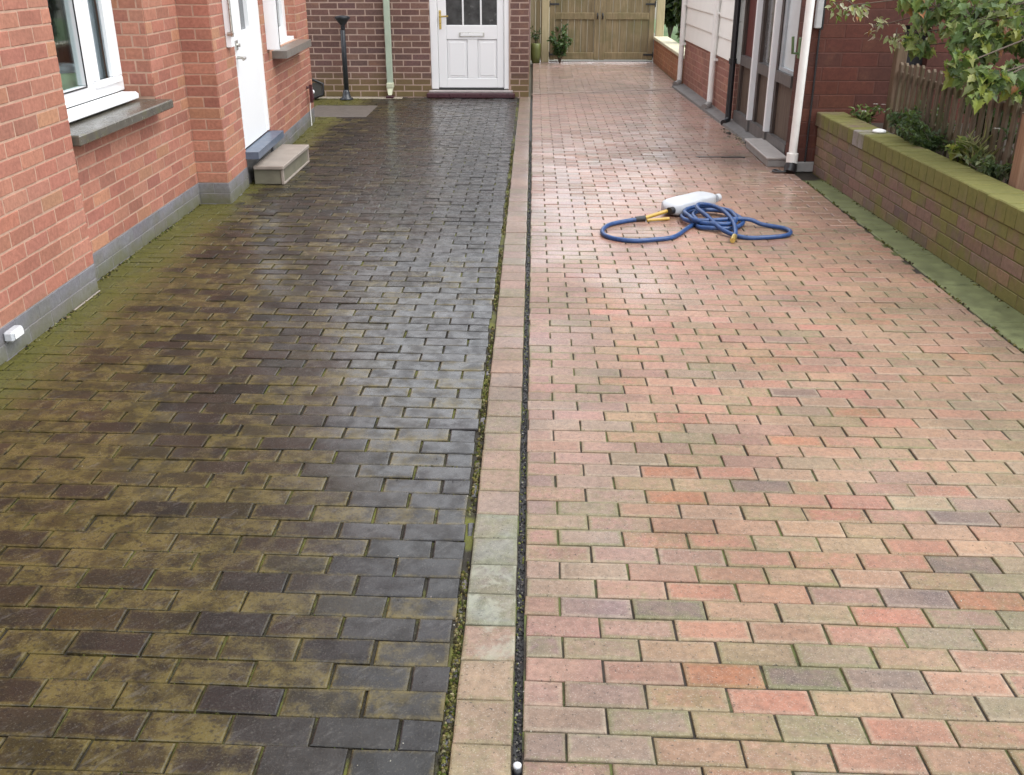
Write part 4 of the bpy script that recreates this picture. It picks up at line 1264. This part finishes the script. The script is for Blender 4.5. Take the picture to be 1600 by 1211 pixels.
MB().add([(2.693, 5.528, 0.8605), (2.797, 5.528, 0.8605), (2.797, 5.632, 0.8605), (2.693, 5.632, 0.8605), (2.745, 5.58, 0.885)], [(0, 1, 4), (1, 2, 4), (2, 3, 4), (3, 0, 4), (3, 2, 1, 0)]).build('cap', FENCEWOOD, np_)

# ------------------------------------------------------------------ leaves
def leaf_shape(kind):
    """leaf in local x (along) / y (across), folded a little along the midrib; returns verts, faces"""
    if kind == 'lobed':
        half = [(0.0, 0.02), (0.10, 0.10), (0.02, 0.34), (0.26, 0.26), (0.34, 0.50), (0.50, 0.28), (0.62, 0.34), (0.72, 0.17), (1.0, 0.0)]
    elif kind == 'oval':
        half = [(0.0, 0.01), (0.15, 0.16), (0.4, 0.25), (0.65, 0.2), (0.85, 0.09), (1.0, 0.0)]
    else:
        half = [(0.0, 0.01), (0.3, 0.06), (0.65, 0.05), (1.0, 0.0)]
    n = len(half)
    V = [(a, b, 0.30 * b - 0.18 * a * a) for a, b in half] + [(a, -b, 0.30 * b - 0.18 * a * a) for a, b in half[:-1]] + [(a, 0, -0.18 * a * a) for a, b in half[:-1]]
    F = []
    m0, r0 = 2 * n - 1, n
    for i in range(n - 1):
        if i < n - 2:
            F += [(m0 + i, m0 + i + 1, i + 1, i), (r0 + i, r0 + i + 1, m0 + i + 1, m0 + i)]
        else:
            F += [(m0 + i, n - 1, i), (r0 + i, n - 1, m0 + i)]
    return V, F


SHAPES = {k: leaf_shape(k) for k in ('lobed', 'oval', 'blade')}


def leaf_mat(pos, d, up, size):
    d = Vector(d).normalized()
    s_ = Vector(up).cross(d)
    if s_.length < 1e-3: s_ = Vector((1, 0, 0)).cross(d)
    s_.normalize()
    n_ = d.cross(s_) * (0.6 + 2.4 * abs(math.sin(pos[0] * 917.3 + pos[1] * 311.7)))
    return Matrix(((d.x * size, s_.x * size, n_.x * size, pos[0]), (d.y * size, s_.y * size, n_.y * size, pos[1]), (d.z * size, s_.z * size, n_.z * size, pos[2]), (0, 0, 0, 1)))


def put_leaf(mb, kind, pos, d, up, size, tone):
    V, F = SHAPES[kind]
    M_ = leaf_mat(pos, d, up, size)
    mb.add([M_ @ Vector(v) for v in V], F, tone)


def rdir(rnd, droop=0.0):
    a = rnd.uniform(0, 2 * math.pi)
    z = rnd.uniform(-1, 1)
    r = math.sqrt(1 - z * z)
    return Vector((r * math.cos(a), r * math.sin(a), z - droop))


GREENS = [(0.145, 0.21, 0.065), (0.115, 0.18, 0.06), (0.18, 0.245, 0.08), (0.08, 0.135, 0.045), (0.22, 0.26, 0.09)]
PALES = [(0.40, 0.43, 0.24), (0.50, 0.50, 0.36), (0.28, 0.33, 0.15), (0.44, 0.36, 0.28)]
YEL = [(0.20, 0.24, 0.05), (0.28, 0.30, 0.07), (0.13, 0.18, 0.04)]

# tree over the fence: clusters of leaves at the ends of limbs (centre, radius, leaves, palette, leaf size, kind)
RT_ = random.Random(5)
CL_ = [((2.04, 7.2, 1.36), 0.11, 30, PALES + YEL, 0.055, 'oval'), ((2.14, 7.1, 1.35), 0.12, 40, PALES + YEL, 0.055, 'oval'), ((2.27, 7.0, 1.22), 0.08, 34, PALES, 0.05, 'oval'),
       ((2.38, 6.9, 1.18), 0.09, 36, PALES, 0.05, 'oval'), ((2.50, 6.8, 1.22), 0.10, 36, PALES + GREENS, 0.055, 'oval'), ((2.46, 6.7, 1.12), 0.10, 44, GREENS + YEL, 0.070, 'lobed'),
       ((2.50, 6.6, 1.36), 0.16, 102, GREENS, 0.074, 'lobed'), ((2.42, 6.8, 1.42), 0.13, 68, GREENS, 0.070, 'lobed'), ((2.64, 6.4, 1.32), 0.2, 153, GREENS, 0.078, 'lobed'), ((2.76, 6.2, 1.32), 0.2, 153, GREENS, 0.078, 'lobed'),
       ((2.86, 6.1, 1.2), 0.17, 119, GREENS, 0.078, 'lobed'), ((2.66, 6.2, 1.17), 0.14, 85, GREENS, 0.078, 'lobed'), ((2.80, 6.0, 1.06), 0.14, 78, GREENS, 0.078, 'lobed'), ((2.42, 5.9, 1.08), 0.09, 44, GREENS + YEL, 0.074, 'lobed'),
       ((2.55, 5.8, 1.03), 0.11, 61, GREENS, 0.078, 'lobed'), ((2.47, 5.7, 0.98), 0.09, 40, GREENS + YEL, 0.078, 'lobed'), ((2.60, 6.3, 1.24), 0.15, 85, GREENS, 0.074, 'lobed'), ((2.68, 5.8, 0.99), 0.08, 23, GREENS, 0.074, 'lobed'),
       ((2.86, 6.6, 1.42), 0.28, 170, GREENS, 0.074, 'lobed'), ((2.70, 6.9, 1.5), 0.26, 102, GREENS, 0.070, 'lobed'), ((3.3, 6.6, 1.7), 0.45, 187, GREENS, 0.074, 'lobed'), ((2.9, 6.2, 1.85), 0.4, 102, GREENS, 0.074, 'lobed'),
       ((3.5, 6.2, 1.3), 0.45, 340, GREENS, 0.074, 'lobed'), ((3.3, 5.5, 1.7), 0.5, 153, GREENS, 0.074, 'lobed')]
tree = empty('leafy_tree', (3.9, 6.3, 0.4), 'broad leaved tree overhanging the picket fence at top right', 'tree')
tk = MB()
base = Vector((3.95, 6.3, 0.35))
fork = Vector((3.7, 6.3, 1.25))
tk.tube(catmull([base, (3.92, 6.32, 0.7), fork, (3.6, 6.2, 1.9), (3.4, 6.1, 2.6)], 5), [0.075 - 0.0022 * i for i in range(21)], 10)
tk.build('trunk', BARK, tree)
lb = MB()
crown_stuff = MB()
leaves = []
for c, r_, n_, pal, ls, kind in CL_:
    c = Vector(c)
    lb.tube(catmull([fork + Vector((0, 0, RT_.uniform(-0.1, 0.4))), fork.lerp(c, 0.35) + Vector((0, RT_.uniform(-0.15, 0.15), 0.16)), fork.lerp(c, 0.7) + Vector((0, RT_.uniform(-0.08, 0.08), RT_.uniform(0.02, 0.12))), c], 5), [0.012 - 0.0006 * i for i in range(16)], 6)
    twigs = []
    for k in range(max(4, n_ // 9)):
        d = rdir(RT_, 0.15)
        d.z *= 0.75
        e_ = c + d * r_ * RT_.uniform(0.5, 1.0)
        lb.tube([c.lerp(e_, 0.1), c.lerp(e_, 0.6) + Vector((0, 0, 0.02)), e_], [0.004, 0.003, 0.0015], 4)
        twigs.append((c, e_))
    for k in range(n_):
        a, b = RT_.choice(twigs)
        p = a.lerp(b, RT_.uniform(0.35, 1.0)) + rdir(RT_) * 0.045
        d = (b - a).normalized() * 0.6 + rdir(RT_) * 0.8 + Vector((-0.1, -0.25, -0.45))
        t = RT_.choice(pal)
        f_ = RT_.uniform(0.75, 1.25)
        if RT_.random() < 0.02: t = (0.30, 0.12, 0.05)
        tone = (t[0] * f_, t[1] * f_, t[2] * f_, 1)
        up = Vector((RT_.gauss(-0.2, 0.5), RT_.gauss(-0.4, 0.5), 1))
        sz = ls * RT_.uniform(0.5, 1.1)
        q = proj(p)
        vis = q and -5 < q[0] < 1605 and -5 < q[1] < 1211
        leaves.append(((1.0 / q[2] if vis else 0.0), kind, p, d, up, sz, tone))
lb.build('limbs', BARK, tree)
leaves.sort(key=lambda l: -l[0])
crown = None
for k, (vz, kind, p, d, up, sz, tone) in enumerate(leaves):
    if k >= 300 or vz == 0:
        put_leaf(crown_stuff, kind, p, d, up, sz, tone)
crown = tag(crown_stuff.build('crown', LEAF, tree), kind='stuff')
LM = {}
for vz, kind, p, d, up, sz, tone in leaves[:300]:
    if vz == 0: continue
    key = (kind, round(tone[0], 1), round(tone[1] * 20), round(tone[2], 1))
    if key not in LM:
        V, F = SHAPES[kind]
        LM[key] = MB().add(V, F, tone).mesh('leaf', LEAF)
    o = bpy.data.objects.new('leaf', LM[key])
    col.objects.link(o)
    o.parent = crown
    o.matrix_basis = leaf_mat(p, d, up, sz)


def plant(name, label, c, r_, h, n, pal, size, kind, cat='plant', group=None, stems=6, flowers=None, seed=1, upright=0.4):
    rnd = random.Random(seed)
    root = empty(name, c, label, cat, group)
    c = Vector(c)
    sm, fm = MB(), MB()
    ends = []
    for k in range(stems):
        a = rnd.uniform(0, 2 * math.pi)
        rr = r_ * math.sqrt(rnd.random())
        e_ = c + Vector((rr * math.cos(a), rr * math.sin(a), h * rnd.uniform(0.55, 1.0)))
        m_ = c.lerp(e_, 0.5) + Vector((rnd.uniform(-0.1, 0.1) * r_, rnd.uniform(-0.1, 0.1) * r_, 0.08 * h))
        sm.tube([c + (e_ - c) * 0.02 + Vector((0, 0, -0.02)), m_, e_], [0.006, 0.004, 0.002], 5)
        ends.append((m_, e_))
    for k in range(n):
        m_, e_ = rnd.choice(ends)
        t = rnd.random()
        p = (c.lerp(m_, 0.5 + t) if t < 0.5 else m_.lerp(e_, (t - 0.5) * 2)) + rdir(rnd) * 0.35 * size
        d = rdir(rnd) + Vector((0, 0, upright))
        t_ = rnd.choice(pal)
        f_ = rnd.uniform(0.7, 1.25)
        put_leaf(fm, kind, p, d, (rnd.gauss(0, 0.5), rnd.gauss(-0.2, 0.5), 1), size * rnd.uniform(0.6, 1.2), (t_[0] * f_, t_[1] * f_, t_[2] * f_, 1))
    sm.build('stem', BARK, root)
    fm.build('foliage', LEAF, root)
    if flowers:
        for k in range(flowers):
            m_, e_ = rnd.choice(ends)
            fl = MB()
            p = e_ + Vector((rnd.uniform(-0.04, 0.04), rnd.uniform(-0.04, 0.04), rnd.uniform(0, 0.03)))
            for j in range(5):
                g = 2 * math.pi * j / 5
                put_leaf(fl, 'oval', p, (math.cos(g), math.sin(g), 0.3), (0, 0, 1), 0.024, (0.8, 0.78, 0.74, 1))
            fl.build('flower', LEAF, root)
    return root


DG = [(0.06, 0.10, 0.04), (0.08, 0.13, 0.048), (0.09, 0.14, 0.065), (0.05, 0.085, 0.033)]
plant('flowering_plant', 'small white flowered plant at the far end of the garden wall', (2.60, 8.05, 0.40), 0.15, 0.2, 110, GREENS, 0.06, 'oval', flowers=5, seed=2)
plant('fern', 'dark feathery shrub spilling over the garden wall by the fence', (2.70, 7.25, 0.40), 0.30, 0.27, 900, DG, 0.048, 'oval', stems=16, seed=3)
plant('fern', 'dark green bushy plant in the middle of the bed behind the garden wall', (2.68, 6.78, 0.40), 0.27, 0.22, 800, DG, 0.045, 'oval', stems=14, seed=4)
plant('bed_plant', 'yellow green leafy plant in the bed with thin upright blades', (2.70, 6.32, 0.40), 0.20, 0.19, 260, YEL, 0.06, 'lobed', stems=10, seed=5)
plant('bed_plant', 'grey green low plant beside the thick timber post', (2.72, 5.95, 0.40), 0.22, 0.18, 320, [(0.10, 0.14, 0.06), (0.07, 0.11, 0.05), (0.15, 0.17, 0.09)], 0.05, 'oval', stems=12, seed=6)
plant('grass_tuft', 'thin pale grass blades rising from the bed near the fence', (2.72, 6.18, 0.40), 0.10, 0.16, 50, [(0.28, 0.28, 0.12)], 0.16, 'blade', stems=4, seed=7, upright=1.5)
plant('garden_shrub', 'dim green shrub behind the middle of the picket fence', (3.15, 6.9, 0.40), 0.34, 0.55, 600, DG, 0.07, 'oval', 'shrub', 'shrubs behind the picket fence', stems=18, seed=8)
plant('garden_shrub', 'dim green shrub behind the near end of the picket fence', (3.12, 6.0, 0.40), 0.36, 0.5, 600, DG, 0.07, 'oval', 'shrub', 'shrubs behind the picket fence', stems=18, seed=9, flowers=8)
plant('gate_shrub', 'leafy green shrub growing in front of the left gate leaf', (0.44, 17.40, 0.0), 0.26, 0.62, 420, [(0.07, 0.14, 0.05), (0.10, 0.18, 0.07), (0.05, 0.10, 0.04)], 0.075, 'oval', 'shrub', stems=12, seed=10)
plant('pot_plant', 'dark leafy plant growing in the yellow green pot', (0.035, 17.38, 0.29), 0.09, 0.28, 70, DG, 0.06, 'oval', stems=6, seed=11)
for k, (x, y, r_, h, lab, fl) in enumerate(((2.36, 14.55, 0.20, 0.42, 'pale flowered bush beside the white corner downpipe', 5), (2.75, 19.8, 0.5, 1.9, 'dark hedge bush behind the gate post', 0), (2.34, 18.0, 0.28, 1.4, 'dark hedge bush behind the low cream topped wall', 0), (2.42, 16.2, 0.20, 1.0, 'dark hedge bush hidden partly by the cream boarded corner', 0))):
    plant('hedge_bush', lab, (x, y, 0.33), r_, h, 2600 if not fl else 260, [(0.014, 0.028, 0.012), (0.02, 0.038, 0.015), (0.03, 0.052, 0.022)], 0.13, 'oval', 'bush', 'bushes past the low wall', stems=24, seed=20 + k, flowers=fl)

# ------------------------------------------------------------------ hose, lance and container
hz = empty('garden_hose', (1.1, 6.5, 0), 'coiled blue hose with brass end lying on the pink paving', 'hose')
r0 = 0.0145
P = [(0.763, 6.605), (0.644, 6.54), (0.524, 6.435), (0.465, 6.314), (0.462, 6.18), (0.518, 6.088), (0.638, 6.036), (0.774, 6.057), (0.898, 6.133), (1.028, 6.365), (1.118, 6.53)]
pts = [(x, y, r0) for x, y in P]
cx_, cy_ = 1.22, 6.57
for k in range(0, 34):                                    # several loose turns
    a = -2.3 + k * 2 * math.pi / 11
    rr = (0.185, 0.150, 0.168)[(k // 11) % 3] + 0.012 * math.sin(k * 0.9)
    pts.append((cx_ + rr * math.cos(a) + 0.015 * math.sin(k * 0.37), cy_ + rr * 1.32 * math.sin(a), 0.016 + 0.012 * (k / 11.0) + 0.008 * math.sin(k * 1.7) ** 2))
pts += [(1.41, 6.46, 0.05), (1.52, 6.43, r0 + 0.006), (1.64, 6.37, r0), (1.675, 6.27, r0), (1.62, 6.185, r0), (1.484, 6.127, r0), (1.339, 6.13, r0), (1.235, 6.25, 0.03), (1.155, 6.46, 0.07),
        (1.12, 6.64, 0.078), (1.15, 6.74, 0.082), (1.215, 6.72, 0.082), (1.285, 6.60, 0.078), (1.318, 6.38, 0.06), (1.308, 6.22, 0.03), (1.285, 6.13, 0.02)]
pts = [(x + R.uniform(-0.006, 0.006), y + R.uniform(-0.006, 0.006), z) for x, y, z in pts[:-1]] + [pts[-1]]
q = MB(); q.tube(catmull(pts, 6), r0, 10); q.build('tube', HOSE, hz)
q = MB(); q.tube([(1.285, 6.13, 0.02), (1.262, 6.06, 0.0185)], 0.018, 12); q.tube([(1.262, 6.06, 0.0185), (1.255, 6.035, 0.0185)], 0.0165, 12); q.build('end_fitting', BRASS, hz)
ln = empty('spray_lance', (0.85, 6.56, 0), 'yellow spray lance with black grip joining the hose to the white container', 'lance')
q = MB(); q.tube([(0.70, 6.575, 0.016), (0.766, 6.585, 0.021)], [0.019, 0.021], 12); q.build('grip', BLACK, ln)
q = MB(); q.tube([(0.766, 6.585, 0.024), (0.945, 6.70, 0.050)], 0.013, 12); q.tube([(0.775, 6.555, 0.014), (0.93, 6.60, 0.016)], 0.011, 12); q.build('tube', YELLOW, ln)
jc = empty('white_container', (1.1, 6.85, 0), 'white plastic container lying on its side behind the blue hose', 'container')
q = MB()
ax0, ax1 = Vector((0.925, 6.72, 0.0)), Vector((1.33, 7.12, 0.0))
axd = (ax1 - ax0).normalized()
sd_ = Vector((-axd.y, axd.x, 0))
V, F = [], []
prof = [(0.0, 0.25), (0.012, 0.55), (0.04, 0.85), (0.09, 1.0), (0.20, 1.0), (0.30, 1.0), (0.38, 0.99), (0.43, 0.93), (0.465, 0.86), (0.48, 0.66), (0.487, 0.3)]
nn = 24
for t, s_ in prof:
    c0 = ax0 + axd * t
    for k in range(nn):
        g = 2 * math.pi * k / nn
        ca, sa = math.cos(g), math.sin(g)
        px_ = 0.092 * math.copysign(abs(ca) ** 0.4, ca) * s_
        pz_ = 0.050 * math.copysign(abs(sa) ** 0.45, sa) * s_ * (1 + 0.06 * math.sin(t * 30 + 2 * ca))
        v = c0 + sd_ * px_
        V.append((v.x, v.y, 0.053 + pz_))
for i in range(len(prof) - 1):
    for k in range(nn):
        F.append((i * nn + k, i * nn + (k + 1) % nn, (i + 1) * nn + (k + 1) % nn, (i + 1) * nn + k))
F += [tuple(range(nn))[::-1], tuple((len(prof) - 1) * nn + k for k in range(nn))]
q.add(V, F, smooth=True)
q.build('body', BOTTLE, jc)
q = MB(); e0 = ax0 + axd * 0.485 - sd_ * 0.06; q.tube([(e0.x, e0.y, 0.062), (e0.x + axd.x * 0.035, e0.y + axd.y * 0.035, 0.062)], 0.028, 14); q.build('cap', BOTTLE, jc)
q = MB(); e0 = ax0 - sd_ * 0.045; q.tube([(e0.x + 0.008, e0.y + 0.008, 0.05), (e0.x - 0.02, e0.y - 0.02, 0.05)], 0.026, 14); q.build('connector', BLACK, jc)

# small capped tube in the groove at the front
tbp = empty('capped_tube', (-0.023, 1.665, 0), 'small white capped black tube standing in the front of the dark groove', 'tube')
MB().lathe((-0.023, 1.655, -0.03), [(0.0095, 0), (0.0095, 0.036)], 14).build('tube', BLACK, tbp)
MB().lathe((-0.023, 1.655, 0.0065), [(0.0095, 0), (0.0095, 0.006), (0.007, 0.008)], 14).build('cap', BOTTLE, tbp)
